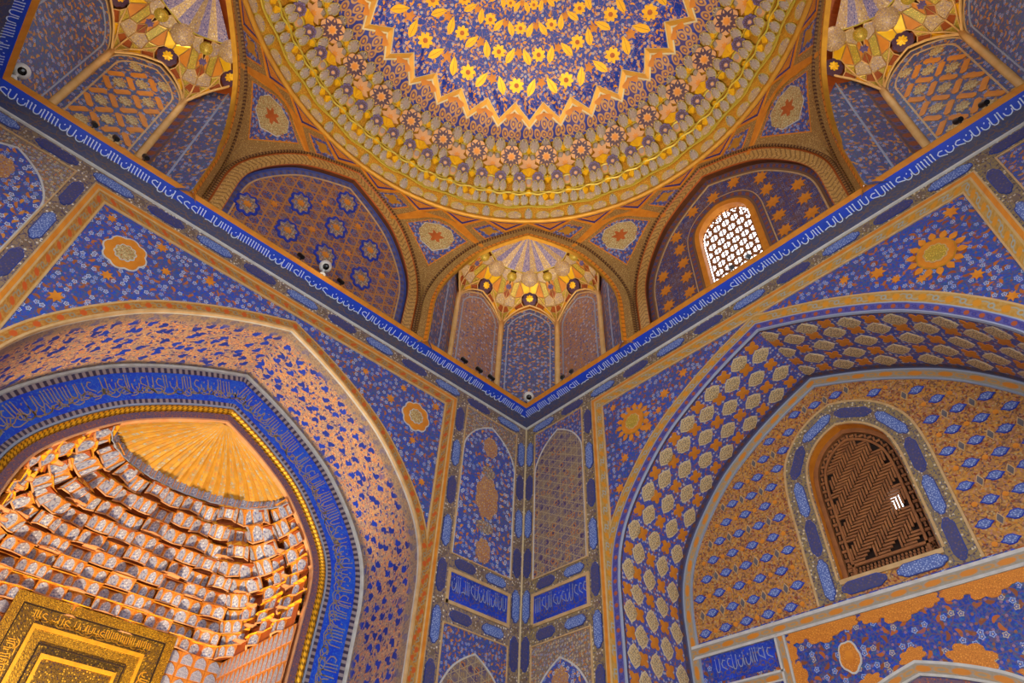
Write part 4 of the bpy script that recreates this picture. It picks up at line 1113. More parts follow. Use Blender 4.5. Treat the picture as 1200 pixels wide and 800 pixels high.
# blind arches on the four wall faces
LUN = {2: 'blind arch above the left wall, orange star net with blue ringed medallions', 0: 'arch above the right wall with the pierced window and orange stars',
       4: 'blind arch above the far left cornice, out of the picture', 6: 'blind arch above the entrance side, out of the picture'}
ME['ringed'] = None
mb = MB(); P = lobed(8, .27, .05, .82, 1.0); mb.plate(P, 0, .014, 1); mb.plate(offset(P, .045, True), -.014, .004, 0); mb.plate(star(8, .09, .05), -.018, .006, 2); ME['ringed'] = mb.mesh('ringed_medallion', ['floral_cream', 'blue', 'orange'])
ME['star8'] = plate_mesh('star_motif', star(8, .14, .078), ['orange'], .010)
for k in (2, 0, 4, 6):
    pl = .10 if k != 0 else .12
    r = empty('blind_arch' if k != 0 else 'window_arch', fmat(k)); r['deep'] = pl
    tag(r, LUN[k], 'arch', None, 'structure')
    arch_frame(r, 'lunette')
    WH = arch(0, .485, 9.66, 10.18, ZL, True)
    mb = MB(txf)
    for i in range(1, len(INN)-2):
        (x0, z0), (x1, z1) = INN[i], INN[i+1]
        if abs(x1-x0) < 1e-6: continue
        H_ = WH[1][0] if k == 0 else 99
        xs = sorted({x0, x1}|({q for q in (-.485, -.4849, .485, .4849) if x0 < q < x1}|{q[0] for q in WH[1:-1] if x0 < q[0] < x1} if k == 0 else set()))
        for a, b in zip(xs, xs[1:]):
            def lo(x):
                if k != 0 or abs(x) >= .485: return ZL
                for (p, zp), (q, zq) in zip(WH[1:-1], WH[2:-1]):
                    if p <= x <= q: return zp+(zq-zp)*(x-p)/max(1e-6, q-p)
                return 10.18
            ins = k == 0 and abs((a+b)/2) < .485
            za, zb = z0+(z1-z0)*(a-x0)/(x1-x0), z0+(z1-z0)*(b-x0)/(x1-x0)
            la, lb = (lo(a), lo(b)) if ins else (ZL, ZL); N_ = 8
            for q in range(N_):
                f0, f1 = q/N_, (q+1)/N_
                mb.quad([(a, pl, la+(za-la)*f0), (b, pl, lb+(zb-lb)*f0), (b, pl, lb+(zb-lb)*f1), (a, pl, la+(za-la)*f1)], 0)
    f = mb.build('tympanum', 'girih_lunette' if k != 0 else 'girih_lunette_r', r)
    mb = MB(txf); mb.sweep(INN, [(.02, pl, 0), (0, pl-.012, 0), (-.13, pl-.012, 1), (-.135, pl-.018, 1), (-.155, pl-.018, 1), (-.155, pl, 1)]); mb.build('tympanum_border', ['band_blue_border' if k != 0 else 'band_brown', 'tan_line'], r)
    INS = offset(INN, -.22)
    def onface(x, z, rot=0.0):
        P, Px, Pz = (Vector(txf(*q)) for q in ((x, pl-.005, z), (x+.05, pl-.005, z), (x, pl-.005, z+.05)))
        X = (Px-P); Z = (Pz-P); return mat3(P, X, Z.cross(X)) @ Matrix.Rotation(-rot, 4, 'Y')
    if k == 2:
        for i in range(-3, 4):
            for z in (8.98, 9.76, 10.48):
                x = .05+.72*i
                if inside(INS[::-1], x, z): link('ringed_medallion', ME['ringed'], r, onface(x, z))
        for i in range(-4, 5):
            for z in (9.37, 10.12, 10.75):
                x = .05+.36+.72*i
                if inside(INS[::-1], x, z): link('blossom', ME['blossom'], r, onface(x, z, .3))
    if k == 0:
        for i in range(-3, 4):
            for z in (8.72, 9.12, 9.5, 9.85, 10.17, 10.5):
                x = .44*i
                if not inside(INS[::-1], x, z) or (abs(x) < .72 and z < 10.45): continue
                link('star_motif', ME['star8'], r, onface(x, z))
        WSo2 = offset(WH, .24)
        mb = MB(txf); mb.sweep(WH, [(.25, pl, 0), (.25, pl-.014, 0), (.235, pl-.014, 1), (.10, pl-.010, 2), (.09, pl-.03, 2), (.0, pl-.03, 2), (-.01, pl+.12, 2)]); mb.build('window_surround', ['tan_line', 'band_brown', 'orange'], r)
        win2 = empty('window_2', fmat(0)); tag(win2, 'small pierced plaster window with white daylight under the dome', 'window', None, 'structure')
        mb = MB(txf); g = .0245; pat = [".......", "..#.#..", ".##.##.", ".......", ".##.##.", "..#.#..", "......."]
        for i in range(-21, 21):
            for j in range(0, 98):
                x, z = i*g, ZL+j*g
                if not inside(WH, x+g/2, z+g/2): continue
                edge = not inside(offset(WH, -.075), x+g/2, z+g/2)
                if edge: hole = (j % 3 != 0) and inside(offset(WH, -.022), x+g/2, z+g/2) and not inside(offset(WH, -.055), x+g/2, z+g/2) and (abs(x) > .3 or i % 3)
                else: hole = pat[j % 7][(i+(3 if (j//7) % 2 else 0)) % 7] == '#'
                if hole: continue
                mb.quad([(x, pl+.09, z), (x+g, pl+.09, z), (x+g, pl+.09, z+g), (x, pl+.09, z+g)])
        mb.build('lattice', 'wood', win2)

# ------------------------------------------------------------------ corner squinches: half octagon niche with a net vault
NRAD, ZSP, APN, DZ = 1.63, 10.0, 5.15, .55
def npt(be, r, z): b = radians(be); return Vector((r*sin(b), APN+r*cos(b), z+DZ))
def vault_r(be, z):
    b = ((be+22.5) % 45)-22.5
    chord = NRAD*cos(radians(22.5))/cos(radians(b))
    t = min(max((z-ZSP)/1.30, 0), 1)
    return min(NRAD*sqrt(max(0.0, 1-t**2.1)), chord*.985)
def vpt(be, z, d=0.0): return npt(be, vault_r(be, z)-d, z)
def facet(mb, pts, k, inset=.10, depth=.03):
    """one cell of the net: rim on the vault, face sunk and inset"""
    m = len(pts); cb = sum(p[0] for p in pts)/m; cz = sum(p[1] for p in pts)/m
    a = [mb.v(*vpt(b, z), uv=(b*.02, z)) for b, z in pts]
    q = [(b+(cb-b)*inset, z+(cz-z)*inset) for b, z in pts]
    c = [mb.v(*vpt(b, z, -depth*.3), uv=(b*.02, z)) for b, z in q]
    for i in range(m): mb.f((a[i], a[(i+1) % m], c[(i+1) % m], c[i]), k)
    mb.f(c, k)
VM = ['gold_green', 'rust', 'orange', 'gold_bright', 'boss_cream']
HALFNET = [([(1, 10.0), (.80, 10.22), (.78, 10.40), (1, 10.33)], 0), ([(1, 10.33), (.78, 10.40), (.86, 10.52), (1, 10.50)], 1),
           ([(.80, 10.22), (.50, 10.43), (.60, 10.53), (.78, 10.40)], 3), ([(.50, 10.43), (.22, 10.54), (.34, 10.64), (.60, 10.53)], 1),
           ([(.78, 10.40), (.60, 10.53), (.86, 10.52)], 0), ([(.60, 10.53), (.34, 10.64), (.36, 10.74), (.62, 10.70)], 0),
           ([(.86, 10.52), (.60, 10.53), (.62, 10.70), (.84, 10.74), (1, 10.64), (1, 10.50)], 4), ([(.84, 10.74), (1, 10.64), (1, 10.84)], 1),
           ([(.62, 10.70), (.36, 10.74), (.26, 10.80), (.50, 10.97)], 2), ([(.62, 10.70), (.84, 10.74), (.80, 10.93), (.50, 10.97)], 0),
           ([(.84, 10.74), (1, 10.84), (.92, 10.97), (.80, 10.93)], 2),
           ([(.26, 10.80), (0, 10.80), (0, 10.90), (.50, 10.97)], 3), ([(0, 10.90), (.50, 10.97), (.34, 11.06), (0, 11.03)], 0), ([(.50, 10.97), (.80, 10.93), (.92, 10.97), (.78, 11.08), (.34, 11.06)], 4)]
def disc_on_vault(mb, be, z, R, n, k, d, depth=.0, lob=.15):
    P = vpt(be, z, d); e1 = (vpt(be+2, z)-vpt(be-2, z)).normalized(); e2 = (vpt(be, z+.04)-vpt(be, z-.04)).normalized()
    nn = e1.cross(e2).normalized(); nn = nn if nn.dot(npt(be, 0, z)-P) > 0 else -nn
    c = mb.v(*(P+nn*depth), uv=(0, 0)); m = n*4; ring = []
    for i in range(m):
        a = 2*pi*i/m; rr = R*(1-lob+lob*abs(cos(n*a/2))); ring.append(mb.v(*(P+e1*rr*cos(a)+e2*rr*sin(a)), uv=(rr*cos(a), rr*sin(a))))
    if depth > .02:
        mid = []
        for i in range(m):
            a = 2*pi*i/m; rr = R*.72; mid.append(mb.v(*(P+nn*depth*.72+e1*rr*cos(a)+e2*rr*sin(a)), uv=(rr*cos(a), rr*sin(a))))
        for i in range(m): mb.f((ring[i], ring[(i+1) % m], mid[(i+1) % m], mid[i]), k)
        for i in range(m): mb.f((mid[i], mid[(i+1) % m], c), k)
    else:
        for i in range(m): mb.f((ring[i], ring[(i+1) % m], c), k)
ME['long_lozenge'] = plate_mesh('long_lozenge', [(-.155, 0), (-.125, -.05), (.125, -.05), (.155, 0), (.125, .05), (-.125, .05)], ['orange'], .008)
ME['white_blossom'] = plate_mesh('white_blossom', lobed(8, .105, .03), ['medallion_cream'], .008)
def squinch(k, label, fields, extra):
    r = empty('squinch', fmat(k)); tag(r, label, 'squinch', None, 'structure')
    arch_frame(r, 'niche')
    # strips beside the opening, then five panels
    def panel(b0, b1, fld, col2, hw_f, ap, motif):
        p0, p1 = npt(b0, NRAD, 0), npt(b1, NRAD, 0)
        ap = ap+DZ; p0.z = p1.z = 0
        w = (p1-p0).length; X = (p1-p0).normalized(); Y = Vector((0, 0, 1)).cross(X)
        mid = (p0+p1)/2; Y = Y if Y.dot(mid-Vector((0, APN, 0))) > 0 else -Y
        if Vector(X).cross(Y).z < 0: X = -X
        m = mat3(mid, X, Y)
        mb = MB(); mb.quad([(-w/2, 0, ZL), (w/2, 0, ZL), (w/2, 0, 10.75+DZ), (-w/2, 0, 10.75+DZ)])
        o = mb.build('panel_web', col2, r); o.matrix_local = m
        a = arch(0, w*hw_f, ap-.62, ap, ZL)
        mb = MB(); mb.plate(a[::-1], 0, .01, 0); f = mb.build('arched_panel', fld, o)
        mb = MB(); mb.sweep(a, [(.02, 0, 0), (.02, -.022, 0), (-.005, -.022, 0), (-.005, 0, 0)]); mb.build('panel_arch_line', 'tan_line', o)
        ai = arch(0, w*hw_f-.10, ap-.66, ap-.13, ZL)
        mb = MB(); mb.sweep(ai, [(.012, -.01, 0), (.012, -.02, 0), (-.012, -.02, 0), (-.012, -.01, 0)]); mb.build('inner_line', 'pale_blue_line' if motif == 'none' else 'tan_line', o)
        if motif == 'lozenge':
            ra, rb = .235, .30
            for i in range(-3, 4):
                for j in range(0, 9):
                    x, z = 2*ra*i+ra*(j % 2), 8.55+rb*j
                    if inside(offset(ai, -.06), x, z): link('white_blossom', ME['white_blossom'], o, at(x, z, -.01))
                    for sx in (-1, 1):
                        for sz in (-1, 1):
                            if sz < 0 and j: continue
                            lx, lz = x+sx*ra/2, z+sz*rb/2
                            if inside(offset(ai, -.09), lx, lz): link('long_lozenge', ME['long_lozenge'], o, at(lx, lz, -.01, atan2(rb*sz, -ra*sx), .92))
    for i, (b0, b1) in enumerate(((-67.5, -22.5), (-22.5, 22.5), (22.5, 67.5))):
        panel(b0, b1, *fields[i])
    for s in (-1, 1):
        p0 = npt(s*67.5, NRAD, 0); p90 = Vector((s*1.60, 5.22, 0)); q = Vector((s*1.70, AP-.05, 0))
        p85 = p0+(p90-p0)*.4; p85.z = 0
        for nm, A_, B_2, mt in (('side_strip', p0, p85, fields[3]), ('side_panel', p85, p90, 'floral_dark'), ('side_panel', p90, q, 'floral_dark')):
            L = hypot(B_2.x-A_.x, B_2.y-A_.y); mb = MB(); mb.quad([(A_.x, A_.y, ZL-.08), (B_2.x, B_2.y, ZL-.08), (B_2.x, B_2.y, 11.3), (A_.x, A_.y, 11.3)], 0, [(0, 0), (0, .1), (1.6, .1), (1.6, 0)] if mt != 'floral_dark' else [(0, 0), (L, 0), (L, 2.6), (0, 2.6)]); mb.build(nm, mt, r)
        mb = MB(); mb.tube([(p90.x, p90.y, ZL), (p90.x, p90.y, 11.2)], .018, 6); mb.build('strip_line', 'pale_blue_line', r)
    # columns and ribs
    for b in (-67.5, -22.5, 22.5, 67.5):
        mb = MB(); mb.tube([npt(b, NRAD-.02, ZL-DZ), npt(b, NRAD-.02, 9.8), npt(b, NRAD-.04, ZSP+.08)], [.062, .062, .05], 8); mb.build('column', 'rib_tan', r, True)
        mb = MB()
        for s in (-1, 1):
            mb.tube([vpt(b, 10.0, .03)]+[vpt(b+s*22.5*(1-x), z, .015) for x, z in ((.86, 10.16), (.66, 10.33), (.42, 10.47), (.15, 10.56), (0, 10.585))], .020, 5)
            mb.tube([vpt(b, 10.0, .03)]+[vpt(b+s*22.5*(1-x), z, .012) for x, z in ((.80, 10.36), (.60, 10.53), (.36, 10.72))], .013, 5)
        mb.tube([vpt(b, 10.0, .03), vpt(b, 10.33, .012), vpt(b, 10.5, .012)], .014, 5)
        mb.build('rib', 'rib_tan', r)
    # net vault
    net = MB(); ribs = MB()
    for c in (-90, -45, 0, 45, 90):
        for s in (-1, 1):
            if (c == -90 and s < 0) or (c == 90 and s > 0): continue
            for pts, kk in HALFNET:
                fm = MB(); Q = [(c+s*22.5*x, z) for x, z in pts]
                facet(fm, Q, 0); fm.build('vault_facet', VM[kk], r)
                for i in range(len(Q)):
                    if len(pts) > 3 or i: ribs.tube([vpt(*Q[i], .004), vpt(*Q[(i+1) % len(Q)], .004)], .009, 4)
    ribs.build('net_ribs', 'rib_tan', r)
    for c in (-90, -45, 0, 45, 90):
        mb = MB(); disc_on_vault(mb, c, 10.69, .165, 8, 0, .03, .02, .12); disc_on_vault(mb, c, 10.69, .085, 8, 1, .055, .02, .3); mb.build('rosette', ['petal_dark', 'gold_bright'], r)
        mb = MB(); disc_on_vault(mb, c, 11.02, .20, 10, 0, .0, .10, .02); mb.build('boss', 'boss_cream', r, True)
    for c in (-67.5, -22.5, 22.5, 67.5):
        mb = MB(); disc_on_vault(mb, c, 11.01, .115, 10, 0, .0, .07, .02); mb.build('boss', 'gold_green', r, True)
        mb = MB(); disc_on_vault(mb, c, 10.86, .07, 6, 0, .012, .02, .3); mb.build('small_rosette', 'purple', r)
    # fluted shell at the top
    mb = MB(); rows = []
    n = 64
    for q in range(6):
        t = q/5; row = []
        for i in range(n+1):
            be = -90+180*i/n; lob = abs(sin(radians(be)*4))
            z = 11.09-.05*lob*(1-t)+.20*t; rr = vault_r(0, 11.08)*(1-t)*(1.0-.06*lob)+.01
            row.append(mb.v(*npt(be, rr, z), uv=(be*.012, t*.5)))
        rows.append(row)
    for q in range(5):
        for i in range(n): mb.f((rows[q][i], rows[q][i+1], rows[q+1][i+1], rows[q+1][i]), 0 if (i//4) % 2 else 1)
    mb.build('fluted_shell', ['shell_blue', 'boss_cream'], r)
    mb = MB(); mb.tube([npt(-90+180*i/n, vault_r(0, 11.08)*(1.0-.06*abs(sin(radians(-90+180*i/n)*4)))+.01, 11.09-.05*abs(sin(radians(-90+180*i/n)*4))) for i in range(n+1)], .014, 5); mb.build('shell_rim', 'grey_rim', r)
    # backing so that no light leaks in
    mb = MB()
    mb.lathe([(NRAD+.06, 10.45), (NRAD-.02, 11.1), (1.35, 11.55), (.75, 11.9), (.02, 12.0)], 24, 0, (0, APN), -.25, pi+.25); mb.build('vault_back', 'rust', r)
    return r
squinch(1, 'central corner squinch with golden net vault and three orange arched panels', [('floral_brown', 'floral_brown', .45, 10.50, 'none'), ('floral_dark', 'orange_micro', .45, 10.50, 'none'), ('floral_brown', 'floral_brown', .45, 10.50, 'none'), 'band_brown'], 0)
squinch(3, 'squinch over the far left corner with orange lozenges on its dark panel', [('floral_dark', 'band_brown', .45, 10.50, 'none'), ('floral_dark', 'band_brown', .45, 10.50, 'none'), ('floral_dark', 'band_brown', .45, 10.50, 'lozenge'), 'band_brown'], 0)
squinch(7, 'squinch over the right end of the hall with orange lozenges on its dark panel', [('floral_dark', 'band_brown', .45, 10.50, 'lozenge'), ('floral_dark', 'band_brown', .45, 10.50, 'none'), ('floral_dark', 'band_brown', .45, 10.50, 'none'), 'band_brown'], 0)
r5 = empty('squinch', fmat(5)); tag(r5, 'squinch over the entrance corner, out of the picture', 'squinch', None, 'structure'); arch_frame(r5, 'niche')
mb = MB(); mb.lathe([(1.70, ZL), (1.70, 10), (1.5, 10.5), (1.0, 11), (.02, 11.3)], 24, 0, (0, AP), 0, pi); mb.build('niche_shell', 'floral_dark', r5)

# ------------------------------------------------------------------ the dome: stalactite tiers, zigzag border, painted cap
dome = empty('ceiling', rot_z(0, (CX, CY, 0))); tag(dome, 'great dome with golden stalactite rings around a blue cap of yellow leaves', 'dome', None, 'structure')
SEC = radians(11.25); TH0 = radians(45)
def ring_mat(th, r, z, w, d, h, m3=None):
    m = mat3((r*cos(th), r*sin(th), z), (sin(th), -cos(th), 0), (cos(th), sin(th), 0))
    return m @ Matrix.Diagonal((w, d, h, 1))
MDm = ['grey_cell', 'gold_green', 'gold_bright', 'grey_rim']
mb = MB(); pr = [(4.72, 11.45), (4.66, 11.53), (3.70, 13.10), (3.60, 13.30), (3.3, 13.55), (2.5, 14.0), (1.3, 14.4), (.02, 14.5)]
mb.lathe(pr, 128, 0); mb.build('dome_shell', 'tier_gold', dome)
ME['ros_big'] = soffit_rosette('large_rosette', 8, .19, ['petal_dark', 'star_pink', 'orange']); 
def petal_rosette(name, R, mats):
    mb = MB(); mb.plate(lobed(8, R, R*.14), 0, .05, 1, 1)
    for i in range(8):
        a = 2*pi*i/8; P = [(x*cos(a)-z*sin(a)+R*.62*cos(a), x*sin(a)+z*cos(a)+R*.62*sin(a)) for x, z in leafshape(R*.66, R*.48, 5)]
        mb.plate(CCW(P), -.05, .004, 0)
        P = [(x*cos(a)-z*sin(a)+R*.70*cos(a), x*sin(a)+z*cos(a)+R*.70*sin(a)) for x, z in leafshape(R*.26, R*.13, 4)]
        mb.plate(CCW(P), -.054, .003, 1)
    mb.plate(star(8, R*.3, R*.2), -.05, .006, 2)
    return mb.mesh(name, mats)
ME['ros_big'] = petal_rosette('large_rosette', .20, ['petal_dark', 'star_pink', 'orange'])
ME['ros_small'] = petal_rosette('small_rosette', .115, ['petal_dark', 'purple', 'star_pink'])
mb = MB(); mb.plate(star(8, .19, .115), 0, .03, 0, 1); mb.plate(star(8, .07, .035), -.03, .004, 1); ME['star_soffit'] = mb.mesh('star_soffit', ['star_pink', 'orange'])
def soffit_mat(th, r, z, tilt=.35):
    # plate lying face down, tilted toward the hall; local -y faces down and inward
    n = Vector((cos(th)*sin(tilt), sin(th)*sin(tilt), cos(tilt)))      # into masonry (up and outward)
    return mat3((r*cos(th), r*sin(th), z), (sin(th), -cos(th), 0), n)
def egg(name, mats, flat=False, n=14):
    """bulging almond shaped facet, base at z 0, tip at z 1, with a raised rim"""
    mb = MB()
    def out(k, dy):
        P = []
        for i in range(n):
            a = 2*pi*i/n; x, z = .5*sin(a), .5-.5*cos(a)
            x *= (1.0 if flat else (1.08-.45*max(0, z-.45)))
            P.append(mb.v(x*k, dy, .5+(z-.5)*k, (x*.2, z*.25)))
        return P
    r0, r1, r2, r3 = out(1.0, .02), out(.97, -.10), out(.86, -.10), out(.5, -.20 if not flat else -.12); c = mb.v(0, -.23 if not flat else -.12, .5, (0, .12))
    for i in range(n):
        j = (i+1) % n
        mb.f((r0[i], r0[j], r1[j], r1[i]), 1); mb.f((r1[i], r1[j], r2[j], r2[i]), 1); mb.f((r2[i], r2[j], r3[j], r3[i]), 0); mb.f((r3[i], r3[j], c), 2 if not flat else 0)
    # hollow that the facet stands in: gilt ledge under it
    l = [mb.v(-.58, .02, -.02), mb.v(.58, .02, -.02), mb.v(.50, -.26, -.06), mb.v(-.50, -.26, -.06)]; mb.f(l, 1)
    l2 = [mb.v(.50, -.26, -.06), mb.v(-.50, -.26, -.06), mb.v(-.50, -.26, .01), mb.v(.50, -.26, .01)]; mb.f(l2, 1)
    return mb.mesh(name, mats)
def gilt(name, n):
    """fan of n gilded facets meeting at a point"""
    mb = MB(); tip = mb.v(0, -.30, 0)
    P = [mb.v(-.5+i/n, -.02 if i % 2 == 0 else -.20, .62+.38*sin(pi*i/n)) for i in range(n+1)]
    for i in range(n): mb.f((tip, P[i], P[i+1]), 0)
    mb.f((tip, P[0], mb.v(-.28, 0, 0)), 1); mb.f((tip, P[-1], mb.v(.28, 0, 0)), 1)
    return mb.mesh(name, ['gold_bright', 'gold'])
EGG = egg('egg_panel', ['grey_cell', 'grey_rim', 'egg_core']); LOW = egg('low_panel', ['boss_cream', 'grey_rim'], True); PINK = egg('egg_panel', ['star_pink', 'grey_rim', 'egg_core'])
GT, GF = gilt('gilt_facet', 2), gilt('gilt_fan', 5)
RA, ZA, RB, ZB_ = 4.62, 11.54, 3.66, 13.10
def tier(name, me, th, y, w, h, tilt=0.0, lift=0.0, dep=.16):
    """place on the sloping ring: y counted as in a section drawing, 258 at the ring, 167 at the petals; w, h in drawing units of 2 cm"""
    t = (258-y)/91; r = RA+(RB-RA)*t; z = ZA+(ZB_-ZA)*t
    up = Vector((-cos(th)*.52, -sin(th)*.52, .854)); tg = Vector((sin(th), -cos(th), 0)); nn = tg.cross(up)
    nn = Vector((cos(th)*.854, sin(th)*.854, .52))
    P = Vector((r*cos(th), r*sin(th), z))-nn*lift-up*(h*.01)
    m = mat3(P, tg, nn)
    if tilt: m = m @ Matrix.Rotation(tilt, 4, 'X')
    link(name, me, dome, m @ Matrix.Diagonal((w*(.0172 if 'egg' in name else .0185), dep, h*.0202, 1)))
for s in range(-8, 10):
    th = TH0+s*SEC                                          # tip directions
    A_ = lambda d: th+d*SEC
    tier('egg_panel', EGG, A_(0), 250, 10, 14)
    for d in (-.33, .33): tier('low_panel', LOW, A_(d), 251.5, 17, 10, 0, 0, .10)
    for d in (-.11, .11): tier('egg_panel', EGG, A_(d), 235, 10, 14, 0, .03)
    for d in (-.31, .31): tier('egg_panel', EGG, A_(d), 235.5, 9.5, 13, 0, .03); tier('gilt_facet', GT, A_(d*1.3), 232, 8, 9, 0, .03)
    tier('gilt_facet', GT, A_(0), 227.5, 10, 8, 0, .04); tier('low_panel', LOW, A_(.5), 239, 14, 8, 0, .03, .10)
    for d in (-.25, .25):
        for q in (-.085, .085): tier('egg_panel', EGG, A_(d+q), 221, 9, 14, 0, .10)
        link('small_rosette', ME['ros_small'], dome, soffit_mat(A_(d), RA+(RB-RA)*.49-.10, ZA+(ZB_-ZA)*.49, .45) @ Matrix.Scale(1.12, 4))
    tier('gilt_facet', GT, A_(.5), 213, 9, 10, 0, .06); tier('egg_panel', PINK, A_(0), 215, 11, 13, 0, .04); tier('gilt_fan', GF, A_(0), 205.5, 20, 11, 0, .08, .2)
    for d in (.37, .63): tier('egg_panel', EGG, A_(d), 203.5, 11, 15, 0, .10)
    link('large_rosette', ME['ros_big'], dome, soffit_mat(A_(.5), RA+(RB-RA)*.735-.13, ZA+(ZB_-ZA)*.735, .45) @ Matrix.Scale(1.18, 4))
    link('star_soffit', ME['star_soffit'], dome, soffit_mat(A_(0), RA+(RB-RA)*.68-.01, ZA+(ZB_-ZA)*.68, .6) @ Matrix.Scale(1.15, 4))
    for d in (-.10, .10): tier('egg_panel', EGG, A_(d), 186, 8, 9, 0, .02)
    for d in (.27, .73): tier('gilt_facet', GT, A_(d), 183.5, 9, 11, 0, .05)
    for d in (-.16, .16, .5): tier('egg_panel', EGG, A_(d), 174.5, 12.5, 17, .12, .05)
    tier('gilt_facet', GT, A_(0), 180, 7, 8, 0, .06)
for i, (y, rr) in enumerate(((243.5, .022), (228.5, .02), (212, .018), (181, .016))):     # wavy gilt ledges between the tiers
    t = (258-y)/91; P = []
    for q in range(0, 16*18+1):
        th = TH0+(-8.5+q/16)*SEC; w = .04*cos((th-TH0)/SEC*2*pi*(2 if i else 1)); r = RA+(RB-RA)*(t+w*.3)-.05-w*.3; P.append((r*cos(th), r*sin(th), ZA+(ZB_-ZA)*t-.02))
    mb = MB(); mb.tube(P, rr, 4); mb.build('ledge_rim', 'grey_rim', dome)
# fans of petals between the tiers and the zigzag
def capz(r): return 13.52+.52*(1-(r/3.2)**2)
def pol(th, r, z): return (r*cos(th), r*sin(th), z)
def fanmesh():
    mb = MB(); g = MB()
    bot = []
    for i in range(13):
        a = -.5+i/12; lobe = abs(sin(pi*(i/12)*5))
        bot.append((a*SEC, 3.70-.05*lobe, 13.02+.05*lobe))
    tips = [(.5*SEC, 3.50, 13.34), (0, 3.20, 13.50), (-.5*SEC, 3.50, 13.34)]
    P = [pol(*p) for p in bot]+[pol(*p) for p in tips]
    c = mb.v(*pol(0, 3.52, 13.24), uv=(0, .25))
    ids = [mb.v(*p, uv=(p[1], p[0]-3.2)) for p in P]
    for i in range(len(ids)): mb.f((ids[i], ids[(i+1) % len(ids)], c), 0)
    # half sun under the notch
    s0 = mb.v(*pol(0, 3.20-.0, 13.487)); sun = [mb.v(*pol(.30*SEC*sin(a), 3.25+.12*cos(a)*1.0, 13.465-.06*cos(a)-.015)) for a in [radians(-88+176*i/10) for i in range(11)]]
    for i in range(10): mb.f((s0, sun[i], sun[i+1]), 1)
    # blue hem
    b2 = [mb.v(*pol(a, r-.035, z+.022-.008)) for a, r, z in bot]; b1 = [mb.v(*pol(a, r-.004, z-.006)) for a, r, z in bot]
    for i in range(12): mb.f((b1[i], b1[i+1], b2[i+1], b2[i]), 2)
    return mb.mesh('petal_fan', ['fan_petals', 'orange', 'blue'])
fm = fanmesh(); 
ME['petal'] = plate_mesh('petal', leafshape(.13, .085), ['gold_soft'], .004)
for s in range(32):
    m = Matrix.Rotation(TH0+(s+.5)*SEC, 4, 'Z'); o = link('petal_fan', fm, dome, m)
# zigzag border
zz = []
for s in range(33):
    th = TH0+s*SEC; zz.append((th, 3.50, 13.34)); zz.append((th+.5*SEC, 3.18, 13.51))
zz = zz[:65]
mb = MB()
def zl(dr): return [mb.v(*pol(a, r+dr, z-.45*dr-.012), uv=(i*.35, dr)) for i, (a, r, z) in enumerate(zz)]
R5 = [zl(q) for q in (.0, -.045, -.165, -.21)]
for j, k in ((0, 1), (1, 0), (2, 1)):
    for i in range(64): mb.f((R5[j][i], R5[j][i+1], R5[j+1][i+1], R5[j+1][i]), k)
mb.build('zigzag_border', ['gold_soft', 'cream_line'], dome)
# painted cap with leaves and flowers
mb = MB(); rows = []
for q in range(13):
    row = []
    for i in range(64):
        a, r0, z0 = zz[i]; r0 -= .212; t = q/12; r = r0*(1-t)+.01
        z = (z0+.03)*(1-min(1, q/1.0))+capz(r)*min(1, q/1.0) if q == 0 else capz(r)
        row.append(mb.v(*pol(a, r, z), uv=(r*cos(a), r*sin(a))))
    rows.append(row)
for q in range(12):
    for i in range(64): mb.f((rows[q][i], rows[q][(i+1) % 64], rows[q+1][(i+1) % 64], rows[q+1][i]))
mb.build('painted_cap', 'dome_floral', dome)
simple('leaf_yellow', '#f2b81e', .34, .25, '#e0a01c')
t = T('leaf_vein'); M['leaf_vein'] = t.done('#8f6a1c', .5)
def leafmesh():
    mb = MB(); mb.plate(leafshape(.36, .15, 8), 0, .012, 0, 0)
    mb.plate([(-.15, -.004), (.15, -.003), (.15, .003), (-.15, .004)], -.012, .003, 1)
    return mb.mesh('leaf', ['leaf_yellow', 'leaf_vein'])
ME['leaf'] = leafmesh()
mb = MB(); mb.plate(lobed(8, .15, .05), 0, .012, 0); mb.plate(lobed(8, .05, .01), -.012, .005, 1); ME['flower'] = mb.mesh('flower', ['leaf_yellow', 'orange_red'])
mb = MB(); mb.plate(CCW([(0, .17), (-.03, .08), (-.12, .05), (-.06, 0), (-.05, -.10), (0, -.05), (.05, -.10), (.06, 0), (.12, .05), (.03, .08)]), 0, .010, 0); ME['fleur'] = mb.mesh('fleuron', ['orange'])
mb = MB(); mb.plate(lobed(6, .07, .02), 0, .008, 0); mb.plate(lobed(6, .03, .004), -.008, .004, 1); ME['white_flower'] = mb.mesh('white_flower', ['star_pink', 'blue'])
def capmat(th, r, rot, sc_=1.0, lift=.012):
    n = Vector((cos(th)*.325*r/3.2, sin(th)*.325*r/3.2, 1)).normalized()
    return mat3((r*cos(th), r*sin(th), capz(r)-lift), (sin(th), -cos(th), 0), n) @ Matrix.Rotation(-rot, 4, 'Y') @ Matrix.Scale(sc_, 4)
for ring, (r, ph, sc_, n) in enumerate(((2.70, .5, 1.08, 16), (2.12, 1.5, .98, 16), (1.62, .5, .84, 16), (1.2, 1.5, .66, 16), (.85, .5, .5, 12), (.5, .5, .42, 8))):
    for i in range(n):
        th = TH0+ph*SEC+2*pi*i/n; st = 2*pi/n
        if sin(th-radians(45)+pi/2) < -.75: continue
        link('flower', ME['flower'], dome, capmat(th, r-.02, 0, sc_))
        for s in (-1, 1): link('leaf', ME['leaf'], dome, capmat(th+s*st*.30, r+.01, pi/2+s*.42, sc_))
        link('fleuron', ME['fleur'], dome, capmat(th+st*.5, r-.08*sc_, pi, sc_*.9))
